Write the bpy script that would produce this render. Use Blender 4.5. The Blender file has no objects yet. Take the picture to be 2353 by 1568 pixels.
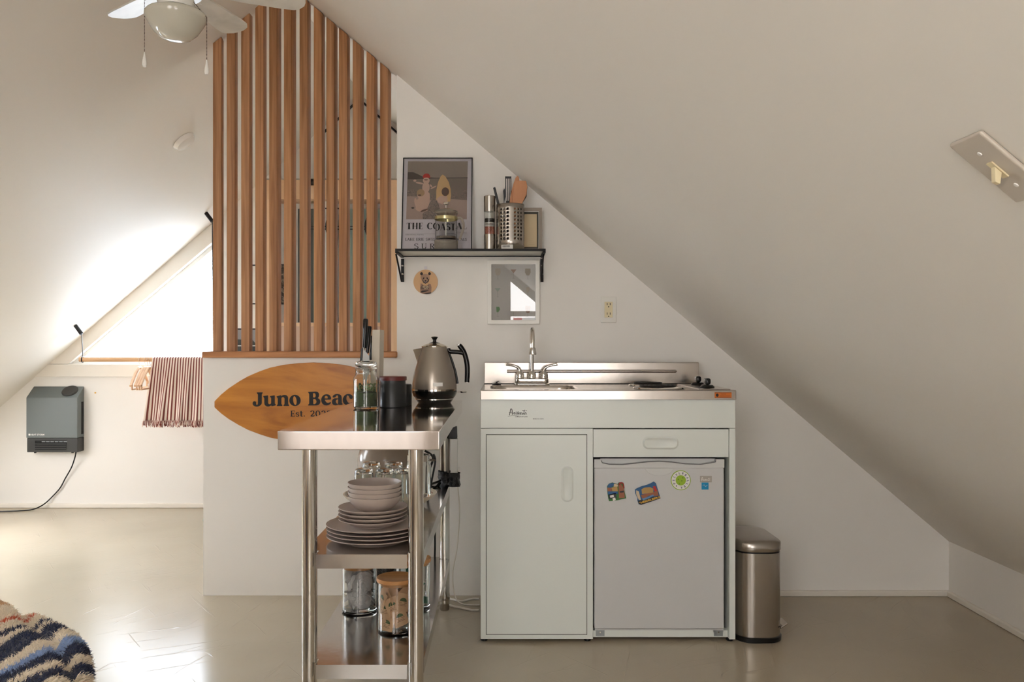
import bpy, bmesh, math, random
from mathutils import Vector, Matrix, Euler
PI = math.pi
random.seed(7)
C = bpy.context.scene.collection
SC = bpy.context.scene
F = 1960.0; CX, CY = 1158.0, 790.0; EYE = 1.068
def at(px, py, Y):                       # a point of the photograph at the measured distance Y
    return ((px-CX)/F*Y, Y, EYE-(py-CY)/F*Y)
def X(px, Y): return (px-CX)/F*Y
def Z(py, Y): return EYE-(py-CY)/F*Y

# ------------------------------------------------------------------ materials
def lin(c):
    r = []
    for v in c:
        v = v/255.0
        r.append(v/12.92 if v <= .04045 else ((v+.055)/1.055)**2.4)
    return tuple(r)
def mat(name, c, rough=.5, metal=0., spec=.5, bump=0., bscale=40., trans=0., ior=1.45, coat=0., emit=None, aniso=0., stretch=None, alpha=1., sheen=0., rvar=0.):
    m = bpy.data.materials.new(name); m.use_nodes = True
    nt = m.node_tree; b = nt.nodes['Principled BSDF']
    cc = lin(c)
    b.inputs['Base Color'].default_value = (*cc, 1)
    b.inputs['Roughness'].default_value = rough
    b.inputs['Metallic'].default_value = metal
    b.inputs['Specular IOR Level'].default_value = spec
    b.inputs['IOR'].default_value = ior
    b.inputs['Transmission Weight'].default_value = trans
    b.inputs['Coat Weight'].default_value = coat
    b.inputs['Anisotropic'].default_value = aniso
    b.inputs['Alpha'].default_value = alpha
    b.inputs['Sheen Weight'].default_value = sheen
    if emit:
        b.inputs['Emission Color'].default_value = (*lin(emit[0]), 1); b.inputs['Emission Strength'].default_value = emit[1]
    if bump or rvar:
        tc = nt.nodes.new('ShaderNodeTexCoord'); mp = nt.nodes.new('ShaderNodeMapping')
        nz = nt.nodes.new('ShaderNodeTexNoise'); bp = nt.nodes.new('ShaderNodeBump')
        nt.links.new(tc.outputs['Object'], mp.inputs[0]); nt.links.new(mp.outputs[0], nz.inputs['Vector'])
        if stretch: mp.inputs['Scale'].default_value = stretch
        nz.inputs['Scale'].default_value = bscale; nz.inputs['Detail'].default_value = 4
        if bump:
            bp.inputs['Strength'].default_value = bump; bp.inputs['Distance'].default_value = .01
            nt.links.new(nz.outputs[0], bp.inputs['Height']); nt.links.new(bp.outputs[0], b.inputs['Normal'])
        if rvar:
            mr = nt.nodes.new('ShaderNodeMapRange')
            mr.inputs['To Min'].default_value = max(0, rough-rvar); mr.inputs['To Max'].default_value = rough+rvar
            nt.links.new(nz.outputs[0], mr.inputs['Value']); nt.links.new(mr.outputs[0], b.inputs['Roughness'])
    return m
def ramp_mat(name, cols, rough, scale, nscale, dist=3., axis='Z', coat=0., bump=.05, rand=.0, detail=5.):
    """wood or plywood: stretched noise through a colour ramp"""
    m = bpy.data.materials.new(name); m.use_nodes = True
    nt = m.node_tree; b = nt.nodes['Principled BSDF']; N = nt.nodes; L = nt.links
    tc = N.new('ShaderNodeTexCoord'); mp = N.new('ShaderNodeMapping'); L.new(tc.outputs['Object'], mp.inputs[0])
    mp.inputs['Scale'].default_value = scale
    oi = N.new('ShaderNodeObjectInfo'); mu = N.new('ShaderNodeMath'); mu.operation = 'MULTIPLY'; mu.inputs[1].default_value = 37.
    L.new(oi.outputs['Random'], mu.inputs[0]); cmb = N.new('ShaderNodeCombineXYZ'); L.new(mu.outputs[0], cmb.inputs[0]); L.new(mu.outputs[0], cmb.inputs[2])
    L.new(cmb.outputs[0], mp.inputs['Location'])
    nz = N.new('ShaderNodeTexNoise'); nz.inputs['Scale'].default_value = nscale; nz.inputs['Detail'].default_value = detail; nz.inputs['Distortion'].default_value = dist
    L.new(mp.outputs[0], nz.inputs['Vector'])
    cr = N.new('ShaderNodeValToRGB'); L.new(nz.outputs[0], cr.inputs[0])
    e = cr.color_ramp.elements
    e[0].position = .3; e[0].color = (*lin(cols[0]), 1); e[1].position = .7; e[1].color = (*lin(cols[-1]), 1)
    if len(cols) == 3:
        k = cr.color_ramp.elements.new(.5); k.color = (*lin(cols[1]), 1)
    hs = N.new('ShaderNodeHueSaturation')
    mr = N.new('ShaderNodeMapRange'); mr.inputs['To Min'].default_value = 1-rand; mr.inputs['To Max'].default_value = 1+rand
    L.new(oi.outputs['Random'], mr.inputs['Value']); L.new(mr.outputs[0], hs.inputs['Value'])
    L.new(cr.outputs[0], hs.inputs['Color']); L.new(hs.outputs[0], b.inputs['Base Color'])
    b.inputs['Roughness'].default_value = rough; b.inputs['Coat Weight'].default_value = coat; b.inputs['Coat Roughness'].default_value = .2
    bp = N.new('ShaderNodeBump'); bp.inputs['Strength'].default_value = bump; bp.inputs['Distance'].default_value = .005
    L.new(nz.outputs[0], bp.inputs['Height']); L.new(bp.outputs[0], b.inputs['Normal'])
    return m

M = {}
M['wall'] = mat('wall_paint', (234, 231, 226), .55, bump=.12, bscale=5.)
M['ceil'] = mat('ceiling_paint', (233, 229, 221), .5, bump=.35, bscale=2.2, stretch=(.5, 1., .5))
M['trim'] = mat('trim_paint', (228, 222, 212), .4, bump=.1, bscale=8)
M['white'] = mat('white_paint', (230, 228, 222), .4)
M['white_gloss'] = mat('white_gloss', (232, 230, 224), .2)
M['cream'] = mat('cream_plastic', (222, 208, 170), .35)
M['black'] = mat('black_plastic', (16, 16, 17), .35)
M['blackgloss'] = mat('black_gloss', (10, 10, 11), .12)
M['blackmetal'] = mat('black_metal', (20, 17, 17), .5, spec=.3)
M['ink'] = mat('black_ink', (18, 16, 16), .5)
M['steel'] = mat('stainless_steel', (200, 196, 192), .14, 1., bump=.05, bscale=7., rvar=.04)
M['steelpol'] = mat('polished_stainless', (226, 221, 217), .06, 1., bump=.015, bscale=5.)
M['steelbrush'] = mat('brushed_stainless', (174, 167, 159), .25, 1., bump=.03, bscale=60, stretch=(1, 1, .03))
M['steeltube'] = mat('stainless_tube', (208, 203, 195), .12, 1.)
M['chrome'] = mat('chrome', (216, 212, 206), .06, 1.)
M['sink'] = mat('sink_steel', (192, 184, 176), .22, 1., bump=.04, bscale=12)
M['cab'] = mat('enamel_white', (226, 231, 226), .3)
M['fridge'] = mat('fridge_grey_white', (204, 204, 204), .35, bump=.03, bscale=300)
M['fridgetrim'] = mat('fridge_trim', (210, 211, 210), .2)
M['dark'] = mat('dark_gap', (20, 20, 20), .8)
M['galv'] = mat('zinc_bracket', (150, 155, 155), .4, .7)
M['glass'] = mat('clear_glass', (250, 252, 250), .0, trans=1., ior=1.45)
M['thinglass'] = mat('thin_beaker_glass', (250, 250, 248), .0, trans=1., ior=1.14)
M['pane'] = mat('pane_glass', (255, 255, 255), .0, trans=1., ior=1.001)
M['picglass'] = mat('picture_glass', (255, 255, 255), .0, trans=1., ior=1.3)
M['globe'] = mat('frosted_globe', (196, 192, 178), .12, coat=.4)
M['blade'] = ramp_mat('fan_blade', [(196, 192, 182), (212, 208, 198), (220, 217, 208)], .3, (3, 3, 3), 2, 1, bump=.02)
M['slat'] = ramp_mat('cedar_slat', [(142, 94, 56), (170, 120, 78), (190, 140, 98)], .5, (34, 34, 1.1), 1.6, .9, bump=.06, rand=.10)
M['cap'] = ramp_mat('cedar_cap', [(160, 106, 64), (184, 126, 80), (198, 142, 96)], .45, (.6, 12, 14), 1.8, 1.2, bump=.05)
M['ply'] = ramp_mat('plywood', [(212, 172, 132), (222, 186, 150), (230, 196, 162)], .55, (5, 5, .6), 1.5, 1., bump=.03)
M['sign'] = ramp_mat('varnished_plywood', [(158, 92, 22), (188, 120, 36), (204, 136, 48)], .35, (.9, 5, 4.5), 1.7, 2.2, coat=.35, bump=.02)
M['signedge'] = mat('sign_edge', (120, 70, 30), .5)
M['bamboo'] = ramp_mat('bamboo_lid', [(172, 118, 66), (192, 138, 84), (206, 156, 102)], .45, (2, 14, 3), 3, .5, bump=.03)
M['rod'] = ramp_mat('wooden_rod', [(200, 156, 112), (214, 172, 130)], .5, (1, 10, 10), 3, .5)
M['hanger'] = ramp_mat('hanger_wood', [(205, 160, 120), (222, 184, 146)], .5, (4, 4, 4), 3, .5)
M['spoonwood'] = ramp_mat('spoon_wood', [(186, 126, 84), (202, 142, 98)], .5, (8, 8, 1), 3, .5)
M['heater'] = mat('heater_grey', (100, 107, 106), .38)
M['heaterdark'] = mat('heater_dark', (48, 48, 46), .45)
M['stone'] = mat('taupe_stoneware', (178, 164, 154), .42, bump=.03, bscale=200)
M['platter'] = mat('cream_pottery', (222, 208, 184), .3)
M['red'] = mat('dull_red', (150, 60, 48), .5)
M['redlid'] = mat('dark_red_lid', (92, 30, 26), .4)
M['blackmatte'] = mat('matte_black_canister', (30, 31, 32), .34)
M['kettle'] = mat('champagne_kettle', (160, 150, 138), .24, .6)
M['ovengrey'] = mat('taupe_enamel', (150, 136, 122), .22, coat=.3)
M['label'] = mat('white_label', (238, 236, 232), .5)
M['boardwhite'] = mat('cream_board', (212, 202, 184), .5)
M['teal'] = mat('teal_paint', (112, 152, 142), .4, bump=.1, bscale=30)
M['tealdark'] = mat('smoked_glass', (72, 74, 68), .3)
M['orange'] = mat('orange_sticker', (205, 108, 28), .5)
M['cable'] = mat('white_cable', (214, 208, 196), .5)
M['tape'] = mat('black_tape', (14, 14, 16), .22, bump=.8, bscale=60)
M['podcloth'] = mat('tea_pod_paper', (204, 200, 200), .85, bump=.5, bscale=120)
M['kraft'] = mat('kraft_paper', (212, 170, 132), .7)
M['green'] = mat('leaf_green', (84, 126, 60), .6)
M['darkgreen'] = mat('dark_tea_leaf', (56, 78, 40), .7)
M['midgreen'] = mat('mid_tea_leaf', (134, 156, 96), .7)
M['greenpack'] = mat('green_packet', (40, 110, 88), .5)
M['thermal'] = mat('white_packet', (214, 218, 210), .6)
M['pepper'] = mat('peppercorn', (40, 32, 28), .7, bump=1, bscale=200)
M['salt'] = mat('pink_salt', (206, 120, 98), .6, bump=1., bscale=200)
M['fil'] = mat('paper_white', (222, 218, 222), .6)
M['blue'] = mat('energy_blue', (20, 140, 190), .5)
M['lime'] = mat('lime', (150, 184, 40), .45)
M['paint_r'] = mat('paint_red', (176, 40, 36), .5)
M['navytxt'] = mat('navy_letter', (40, 44, 92), .5)
# floor: glossy painted boards with fine scratches
def floor_mat():
    m = mat('painted_floor', (166, 154, 134), .2); nt = m.node_tree; N = nt.nodes; L = nt.links; b = N['Principled BSDF']
    tc = N.new('ShaderNodeTexCoord')
    nz = N.new('ShaderNodeTexNoise'); nz.inputs['Scale'].default_value = 1.4; nz.inputs['Detail'].default_value = 6
    L.new(tc.outputs['Object'], nz.inputs['Vector'])
    cr = N.new('ShaderNodeValToRGB'); cr.color_ramp.elements[0].position = .3; cr.color_ramp.elements[1].position = .75
    cr.color_ramp.elements[0].color = (*lin((168, 156, 136)), 1); cr.color_ramp.elements[1].color = (*lin((179, 167, 147)), 1)
    L.new(nz.outputs[0], cr.inputs[0]); L.new(cr.outputs[0], b.inputs['Base Color'])
    last = None
    for k, (rot, sc) in enumerate([(.75, (42, 1.8, 1)), (1.15, (36, 1.5, 1)), (.2, (40, 1.6, 1)), (-.6, (38, 1.6, 1))]):
        m0 = N.new('ShaderNodeMapping'); m0.inputs['Rotation'].default_value = (0, 0, rot); L.new(tc.outputs['Object'], m0.inputs[0])
        mp = N.new('ShaderNodeMapping'); mp.inputs['Scale'].default_value = sc; L.new(m0.outputs[0], mp.inputs[0])
        n2 = N.new('ShaderNodeTexNoise'); n2.inputs['Scale'].default_value = 1.3; n2.inputs['Detail'].default_value = 3; n2.inputs['Distortion'].default_value = .5
        L.new(mp.outputs[0], n2.inputs['Vector'])
        c2 = N.new('ShaderNodeValToRGB'); c2.color_ramp.elements[0].position = .66; c2.color_ramp.elements[1].position = .71
        L.new(n2.outputs[0], c2.inputs[0])
        if last is None: last = c2.outputs[0]
        else:
            mx = N.new('ShaderNodeMath'); mx.operation = 'MAXIMUM'; L.new(last, mx.inputs[0]); L.new(c2.outputs[0], mx.inputs[1]); last = mx.outputs[0]
    ad = N.new('ShaderNodeMath'); ad.operation = 'MULTIPLY_ADD'; ad.inputs[1].default_value = .25
    L.new(last, ad.inputs[0]); ad.inputs[2].default_value = 0.
    bp = N.new('ShaderNodeBump'); bp.inputs['Strength'].default_value = .6; bp.inputs['Distance'].default_value = .003
    L.new(ad.outputs[0], bp.inputs['Height']); L.new(bp.outputs[0], b.inputs['Normal'])
    mr = N.new('ShaderNodeMapRange'); mr.inputs['To Min'].default_value = .19; mr.inputs['To Max'].default_value = .26
    L.new(nz.outputs[0], mr.inputs['Value']); L.new(mr.outputs[0], b.inputs['Roughness'])
    return m
M['floor'] = floor_mat()
def towel_mat():
    m = mat('striped_cotton', (225, 210, 196), .9, sheen=.3); nt = m.node_tree; N = nt.nodes; L = nt.links; b = N['Principled BSDF']
    tc = N.new('ShaderNodeTexCoord'); sp = N.new('ShaderNodeSeparateXYZ'); L.new(tc.outputs['UV'], sp.inputs[0])
    a = N.new('ShaderNodeMath'); a.operation = 'MULTIPLY'; a.inputs[1].default_value = 23.; L.new(sp.outputs[0], a.inputs[0])
    f = N.new('ShaderNodeMath'); f.operation = 'FRACT'; L.new(a.outputs[0], f.inputs[0])
    cr = N.new('ShaderNodeValToRGB'); cr.color_ramp.interpolation = 'CONSTANT'
    cr.color_ramp.elements[0].color = (*lin((236, 220, 206)), 1); cr.color_ramp.elements[1].position = .55; cr.color_ramp.elements[1].color = (*lin((124, 58, 50)), 1)
    L.new(f.outputs[0], cr.inputs[0]); L.new(cr.outputs[0], b.inputs['Base Color'])
    return m
M['towel'] = towel_mat()
M['fringe_l'] = mat('fringe_cream', (230, 205, 192), .9)
M['fringe_d'] = mat('fringe_maroon', (124, 58, 52), .9)

# ------------------------------------------------------------------ mesh builder
class MB:
    def __init__(s): s.v = []; s.f = []; s.m = []
    def add(s, vs, fs, mi=0):
        o = len(s.v); s.v += [tuple(p) for p in vs]
        for f in fs: s.f.append([i+o for i in f]); s.m.append(mi)
        return s
    def box(s, x0, x1, y0, y1, z0, z1, mi=0):
        return s.add([(x0,y0,z0),(x1,y0,z0),(x1,y1,z0),(x0,y1,z0),(x0,y0,z1),(x1,y0,z1),(x1,y1,z1),(x0,y1,z1)],
                     [(0,3,2,1),(4,5,6,7),(0,1,5,4),(1,2,6,5),(2,3,7,6),(3,0,4,7)], mi)
    def lathe(s, prof, cx=0, cy=0, cz=0, n=32, mi=0, sx=1., sy=1., closed=False, mat4=None):
        vs = []; fs = []; k = len(prof)
        for i in range(n):
            a = 2*PI*i/n
            for (r, z) in prof:
                p = Vector((r*math.cos(a)*sx, r*math.sin(a)*sy, z))
                if mat4: p = mat4 @ p
                vs.append((p.x+cx, p.y+cy, p.z+cz))
        for i in range(n):
            j = (i+1) % n
            for q in range(k-1):
                fs.append((i*k+q, j*k+q, j*k+q+1, i*k+q+1))
            if closed: fs.append((i*k+k-1, j*k+k-1, j*k, i*k))
        return s.add(vs, fs, mi)
    def cyl(s, p0, p1, r, n=16, mi=0, r1=None):
        return s.tube([p0, p1], r, n, mi, r1=r1)
    def tube(s, pts, r, n=10, mi=0, cap=True, r1=None, closed=False):
        P = [Vector(p) for p in pts]; k = len(P); rings = []
        up = Vector((0, 0, 1)); prev = None; vs = []
        for i in range(k):
            if closed: t = (P[(i+1) % k]-P[i-1]).normalized()
            else: t = (P[min(i+1, k-1)]-P[max(i-1, 0)]).normalized()
            if prev is None:
                a = t.cross(up)
                if a.length < 1e-3: a = t.cross(Vector((1, 0, 0)))
                a.normalize()
            else:
                a = prev - t*prev.dot(t); a.normalize()
            prev = a; b = t.cross(a)
            rr = r[i] if isinstance(r, (list, tuple)) else (r if r1 is None else r+(r1-r)*i/(k-1))
            for q in range(n):
                g = 2*PI*q/n; p = P[i]+a*(rr*math.cos(g))+b*(rr*math.sin(g)); vs.append(tuple(p))
        fs = []
        for i in range(k if closed else k-1):
            j = (i+1) % k
            for q in range(n):
                h = (q+1) % n; fs.append((i*n+q, i*n+h, j*n+h, j*n+q))
        if cap and not closed:
            fs.append(tuple(range(n))); fs.append(tuple(range((k-1)*n+n-1, (k-1)*n-1, -1)))
        return s.add(vs, fs, mi)
    def prism(s, poly, y0, y1, mi=0, plane='xz'):
        n = len(poly)
        g = {'xz': lambda a, b, c: (a, c, b), 'xy': lambda a, b, c: (a, b, c), 'yz': lambda a, b, c: (c, a, b)}[plane]
        vs = [g(a, b, y0) for a, b in poly]+[g(a, b, y1) for a, b in poly]
        fs = [tuple(range(n-1, -1, -1)), tuple(range(n, 2*n))]+[(i, (i+1) % n, n+(i+1) % n, n+i) for i in range(n)]
        return s.add(vs, fs, mi)
    def flat(s, poly, y, mi=0):          # polygon facing the room (-Y)
        return s.add([(a, y, b) for a, b in poly], [tuple(range(len(poly)))], mi)
    def make(s, name, mats, parent=None, bevel=0., seg=2, smooth=40, world=True, xf=None, weld=False):
        me = bpy.data.meshes.new(name)
        vs = [Vector(p) for p in s.v]
        if xf is not None: vs = [xf @ p for p in vs]
        if parent is not None and world:
            inv = WM.get(parent.name, Matrix()).inverted(); vs = [inv @ p for p in vs]
        me.from_pydata([tuple(p) for p in vs], [], s.f)
        if not isinstance(mats, (list, tuple)): mats = [mats]
        for m in mats: me.materials.append(m)
        me.polygons.foreach_set('material_index', s.m)
        bm = bmesh.new(); bm.from_mesh(me)
        if weld: bmesh.ops.remove_doubles(bm, verts=bm.verts, dist=1e-5)
        bmesh.ops.recalc_face_normals(bm, faces=bm.faces)
        if bevel > 0:
            ed = [e for e in bm.edges if len(e.link_faces) == 2 and e.calc_face_angle(0) > math.radians(30)]
            bmesh.ops.bevel(bm, geom=ed, offset=bevel, segments=seg, affect='EDGES', profile=.5, clamp_overlap=True)
        bm.to_mesh(me); bm.free()
        if smooth:
            me.polygons.foreach_set('use_smooth', [True]*len(me.polygons)); me.set_sharp_from_angle(angle=math.radians(smooth))
        o = bpy.data.objects.new(name, me); C.objects.link(o)
        if bevel > 0 and smooth: w_ = o.modifiers.new('wn', 'WEIGHTED_NORMAL'); w_.keep_sharp = True
        if parent is not None: o.parent = parent; WM[o.name] = WM.get(parent.name, Matrix())
        return o
WM = {}
def tag(o, label, cat=None, group=None):
    o['label'] = label
    if cat: o['category'] = cat
    if group: o['group'] = group
    return o
def thing(name, label, cat, loc=(0, 0, 0), rot=(0, 0, 0), group=None):
    o = bpy.data.objects.new(name, None); C.objects.link(o); o.empty_display_size = .05
    o.location = loc; o.rotation_euler = rot
    WM[o.name] = Matrix.Translation(loc) @ Euler(rot).to_matrix().to_4x4()
    return tag(o, label, cat, group)
def struct(o): o['kind'] = 'structure'; return o
def dup(root, loc, rot=None, label=None, group=None):
    r = root.copy(); C.objects.link(r); r.location = loc
    if rot is not None: r.rotation_euler = rot
    if label: r['label'] = label
    if group: r['group'] = group
    def kids(a, b):
        for ch in [c for c in C.objects if c.parent == a]:
            c = ch.copy(); C.objects.link(c); c.parent = b; kids(ch, c)
    kids(root, r)
    return r
def single(mb, name, mats, label, cat, loc, group=None, rot=(0, 0, 0), **k):
    """a thing that is one mesh, built in world coordinates, origin moved to its base"""
    Mx = Matrix.Translation(loc) @ Euler(rot).to_matrix().to_4x4()
    o = mb.make(name, mats, xf=Mx.inverted(), **k); o.location = loc; o.rotation_euler = rot
    WM[o.name] = Mx
    return tag(o, label, cat, group)
def rrect(x0, x1, y0, y1, r, n=6):
    p = []
    for cx, cy, a0 in ((x1-r, y1-r, 0), (x0+r, y1-r, PI/2), (x0+r, y0+r, PI), (x1-r, y0+r, 1.5*PI)):
        for i in range(n+1):
            a = a0+PI/2*i/n; p.append((cx+r*math.cos(a), cy+r*math.sin(a)))
    return p
def arc(cx, cy, rx, ry, a0, a1, n=12):
    return [(cx+rx*math.cos(math.radians(a0+(a1-a0)*i/n)), cy+ry*math.sin(math.radians(a0+(a1-a0)*i/n))) for i in range(n+1)]
def ellipse(cx, cy, rx, ry, n=24, rot=0):
    return [(cx+rx*math.cos(2*PI*i/n)*math.cos(rot)-ry*math.sin(2*PI*i/n)*math.sin(rot), cy+rx*math.cos(2*PI*i/n)*math.sin(rot)+ry*math.sin(2*PI*i/n)*math.cos(rot)) for i in range(n)]
# ------------------------------------------------------------------ lettering
def curve_faces(loops):
    """loops of 2-D points (holes allowed) -> verts, faces"""
    cu = bpy.data.curves.new('t', 'CURVE'); cu.dimensions = '2D'; cu.fill_mode = 'BOTH'
    for lp in loops:
        sp = cu.splines.new('POLY'); sp.points.add(len(lp)-1)
        for i, (a, b) in enumerate(lp): sp.points[i].co = (a, b, 0, 1)
        sp.use_cyclic_u = True
    ob = bpy.data.objects.new('t', cu); C.objects.link(ob)
    me = bpy.data.meshes.new_from_object(ob.evaluated_get(bpy.context.evaluated_depsgraph_get()))
    v = [(p.co.x, p.co.y) for p in me.vertices]; f = [tuple(p.vertices) for p in me.polygons]
    bpy.data.objects.remove(ob); bpy.data.curves.remove(cu); bpy.data.meshes.remove(me)
    return v, f
def font_faces(txt, bold=0., shear=0., space=1.):
    cu = bpy.data.curves.new('t', 'FONT'); cu.body = txt; cu.offset = bold; cu.shear = shear; cu.space_character = space; cu.resolution_u = 3
    ob = bpy.data.objects.new('t', cu); C.objects.link(ob)
    me = bpy.data.meshes.new_from_object(ob.evaluated_get(bpy.context.evaluated_depsgraph_get()))
    v = [(p.co.x, p.co.y) for p in me.vertices]; f = [tuple(p.vertices) for p in me.polygons]
    bpy.data.objects.remove(ob); bpy.data.curves.remove(cu); bpy.data.meshes.remove(me)
    x0 = min(a for a, b in v); x1 = max(a for a, b in v); y0 = min(b for a, b in v); y1 = max(b for a, b in v)
    return [((a-x0)/(x1-x0), (b-y0)/(y1-y0)) for a, b in v], f
TH, TN = .17, .05
SER = {
 'T': (.8, [('k', [(.4,0),(.4,1)]), ('t', [(.02,.97),(.78,.97)]), ('t', [(.04,.97),(.04,.78)]), ('t', [(.76,.97),(.76,.78)]), ('t', [(.22,.02),(.58,.02)])]),
 'H': (.95, [('k', [(.2,0),(.2,1)]), ('k', [(.75,0),(.75,1)]), ('t', [(.2,.5),(.75,.5)]), ('t', [(.05,.02),(.35,.02)]), ('t', [(.6,.02),(.9,.02)]), ('t', [(.05,.98),(.35,.98)]), ('t', [(.6,.98),(.9,.98)])]),
 'E': (.75, [('k', [(.2,0),(.2,1)]), ('t', [(.05,.97),(.68,.97),(.68,.75)]), ('t', [(.2,.5),(.52,.5)]), ('t', [(.52,.38),(.52,.62)]), ('t', [(.05,.03),(.7,.03),(.7,.27)])]),
 'F': (.72, [('k', [(.2,0),(.2,1)]), ('t', [(.05,.97),(.68,.97),(.68,.75)]), ('t', [(.2,.5),(.52,.5)]), ('t', [(.52,.38),(.52,.62)]), ('t', [(.05,.02),(.38,.02)])]),
 'L': (.72, [('k', [(.2,0),(.2,1)]), ('t', [(.05,.98),(.38,.98)]), ('t', [(.05,.03),(.68,.03),(.68,.3)])]),
 'I': (.4, [('k', [(.2,0),(.2,1)]), ('t', [(.05,.02),(.35,.02)]), ('t', [(.05,.98),(.35,.98)])]),
 'A': (.9, [('t', [(.08,0),(.42,1)]), ('k', [(.42,1),(.76,0)]), ('t', [(.2,.34),(.62,.34)]), ('t', [(0,.02),(.2,.02)]), ('t', [(.6,.02),(.9,.02)])]),
 'C': (.9, [('v', arc(.48, .5, .38, .49, 50, 310, 20)), ('t', [(.76,.7),(.76,.95)])]),
 'O': (1., [('v', arc(.48, .5, .4, .49, 0, 360, 28))]),
 'S': (.7, [('v', arc(.34, .745, .25, .235, 30, 210, 12)+[(.3,.55),(.42,.47)]+arc(.34, .26, .26, .245, 50, -150, 14)), ('t', [(.56,.8),(.56,.97)]), ('t', [(.1,.03),(.1,.22)])]),
 'U': (.92, [('k', [(.2,1),(.2,.32)]), ('v', arc(.46, .32, .26, .3, 180, 360, 14)), ('t', [(.72,.32),(.72,1)]), ('t', [(.05,.98),(.35,.98)]), ('t', [(.6,.98),(.84,.98)])]),
 'R': (.85, [('k', [(.2,0),(.2,1)]), ('t', [(.05,.97),(.4,.97)]), ('v', arc(.4, .745, .24, .225, 90, -90, 12)), ('t', [(.2,.52),(.4,.52)]), ('k', [(.42,.5),(.7,.02)]), ('t', [(.05,.02),(.36,.02)])]),
 'K': (.85, [('k', [(.2,0),(.2,1)]), ('t', [(.2,.42),(.68,.97)]), ('k', [(.38,.6),(.72,.02)]), ('t', [(.05,.02),(.35,.02)]), ('t', [(.05,.98),(.35,.98)]), ('t', [(.56,.98),(.8,.98)])]),
 'N': (.95, [('t', [(.16,0),(.16,1)]), ('k', [(.16,1),(.76,0)]), ('t', [(.76,0),(.76,1)]), ('t', [(.02,.02),(.3,.02)]), ('t', [(.62,.98),(.9,.98)])]),
 'W': (1.2, [('k', [(.1,1),(.36,0)]), ('t', [(.36,0),(.58,.95)]), ('k', [(.54,1),(.8,0)]), ('t', [(.8,0),(1.06,1)]), ('t', [(0,.98),(.25,.98)]), ('t', [(.95,.98),(1.18,.98)])]),
 's': (.55, [('v', arc(.27, .52, .18, .16, 30, 210, 10)+[(.24,.38),(.3,.33)]+arc(.26, .18, .19, .17, 50, -150, 12)), ('t', [(.42,.5),(.42,.66)]), ('t', [(.09,.02),(.09,.18)])]),
 't': (.5, [('k', [(.2,.95),(.2,.15)]), ('v', arc(.32, .16, .12, .14, 180, 330, 8)), ('t', [(.03,.66),(.42,.66)])]),
 '.': (.35, [('k', [(.12,.0),(.12,.17)])]),
 '2': (.75, [('v', arc(.34, .72, .24, .26, 165, -30, 14)+[(.1,.06)]), ('k', [(.12,.08),(.62,.08)]), ('t', [(.62,.05),(.66,.25)])]),
 '0': (.78, [('v', arc(.36, .5, .28, .48, 0, 360, 24))]),
 '3': (.75, [('v', arc(.32, .74, .22, .24, 160, -80, 12)), ('v', arc(.32, .26, .26, .25, 85, -160, 14))]),
 ' ': (.5, []),
}
def serif(mb, txt, x0, z0, w, h, y, mi=0, th=TH, tn=TN, gap=.06):
    tot = sum(SER[c][0]+gap for c in txt)-gap; k = w/tot; x = x0
    for c in txt:
        adv, st = SER[c]
        for n_, (kd, pts) in enumerate(st):
            P = [(x+a*k, z0+b*h) for a, b in pts]
            L = []; R = []
            for i in range(len(P)):
                a = P[max(i-1, 0)]; b = P[min(i+1, len(P)-1)]
                dx, dz = b[0]-a[0], b[1]-a[1]; l = math.hypot(dx, dz) or 1
                wd = (th if kd == 'k' else tn if kd == 't' else tn+(th-tn)*abs(dz/l)**1.5)*h*.5
                nx, nz = -dz/l*wd, dx/l*wd
                L.append((P[i][0]+nx, y-n_*2e-5, P[i][1]+nz)); R.append((P[i][0]-nx, y-n_*2e-5, P[i][1]-nz))
            n = len(P); mb.add(L+R, [(i, i+1, n+i+1, n+i) for i in range(n-1)], mi)
        x += (adv+gap)*k
def sans(mb, txt, x0, z0, w, h, y, mi=0, bold=0., shear=0., space=1., rot=0.):
    v, f = font_faces(txt, bold, shear, space); c, s_ = math.cos(rot), math.sin(rot)
    mb.add([(x0+(a*w)*c-(b*h)*s_, y, z0+(a*w)*s_+(b*h)*c) for a, b in v], f, mi)

# ------------------------------------------------------------------ the room
YW = 3.615; YF = 5.55; YB = -1.1
XR, XL, XM = 1.885, -3.74, -.93
def zceil(x, y):
    t = min(1, max(0, (y-3.63)/1.92))
    if x >= XM:
        a = 2.61-.846*(x-XM); b = 2.687-.85*(x-XM)
    else:
        a = 2.61+.84*(x-XM); b = 1.847+.866*(x+1.90)
    return a+(b-a)*t
# floor
struct(MB().box(XL-.1, XR+.1, YB-.1, YF+.1, -.05, 0).make('floor', M['floor'], smooth=0))
# ceiling: two slopes meeting at the ridge
SKX, SKY = (-3.2, -2.35), (2.9, 3.5)
mb = MB(); ys = [YB-.05+(2.35-YB+.05)*i/9 for i in range(10)]+[2.9, 3.5, 3.63, 3.85, 4.4, 4.95, 5.2, YF+.05]
xs = [XL-.02, -3.55, -3.2, -2.95, -2.8, -2.35, -2.1, -1.8, -1.5, -1.2, -1.06, XM]+[XM+(XR+.02-XM)*i/10 for i in range(1, 11)]
vs = [(x, y, zceil(x, y)+.001) for y in ys for x in xs]; nx = len(xs)
vs += [(x, y, z+.05) for x, y, z in vs]; no = len(xs)*len(ys)
fs = []
for j in range(len(ys)-1):
    for i in range(nx-1):
        if SKX[0]-.01 < xs[i] < SKX[1]-.01 and SKY[0]-.01 < ys[j] < SKY[1]-.01: continue
        if -3.56 < xs[i] < -2.96 and 3.84 < ys[j] < 4.94: continue
        a = j*nx+i; fs.append((a, a+nx, a+nx+1, a+1)); fs.append((no+a, no+a+1, no+a+nx+1, no+a+nx))
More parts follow.
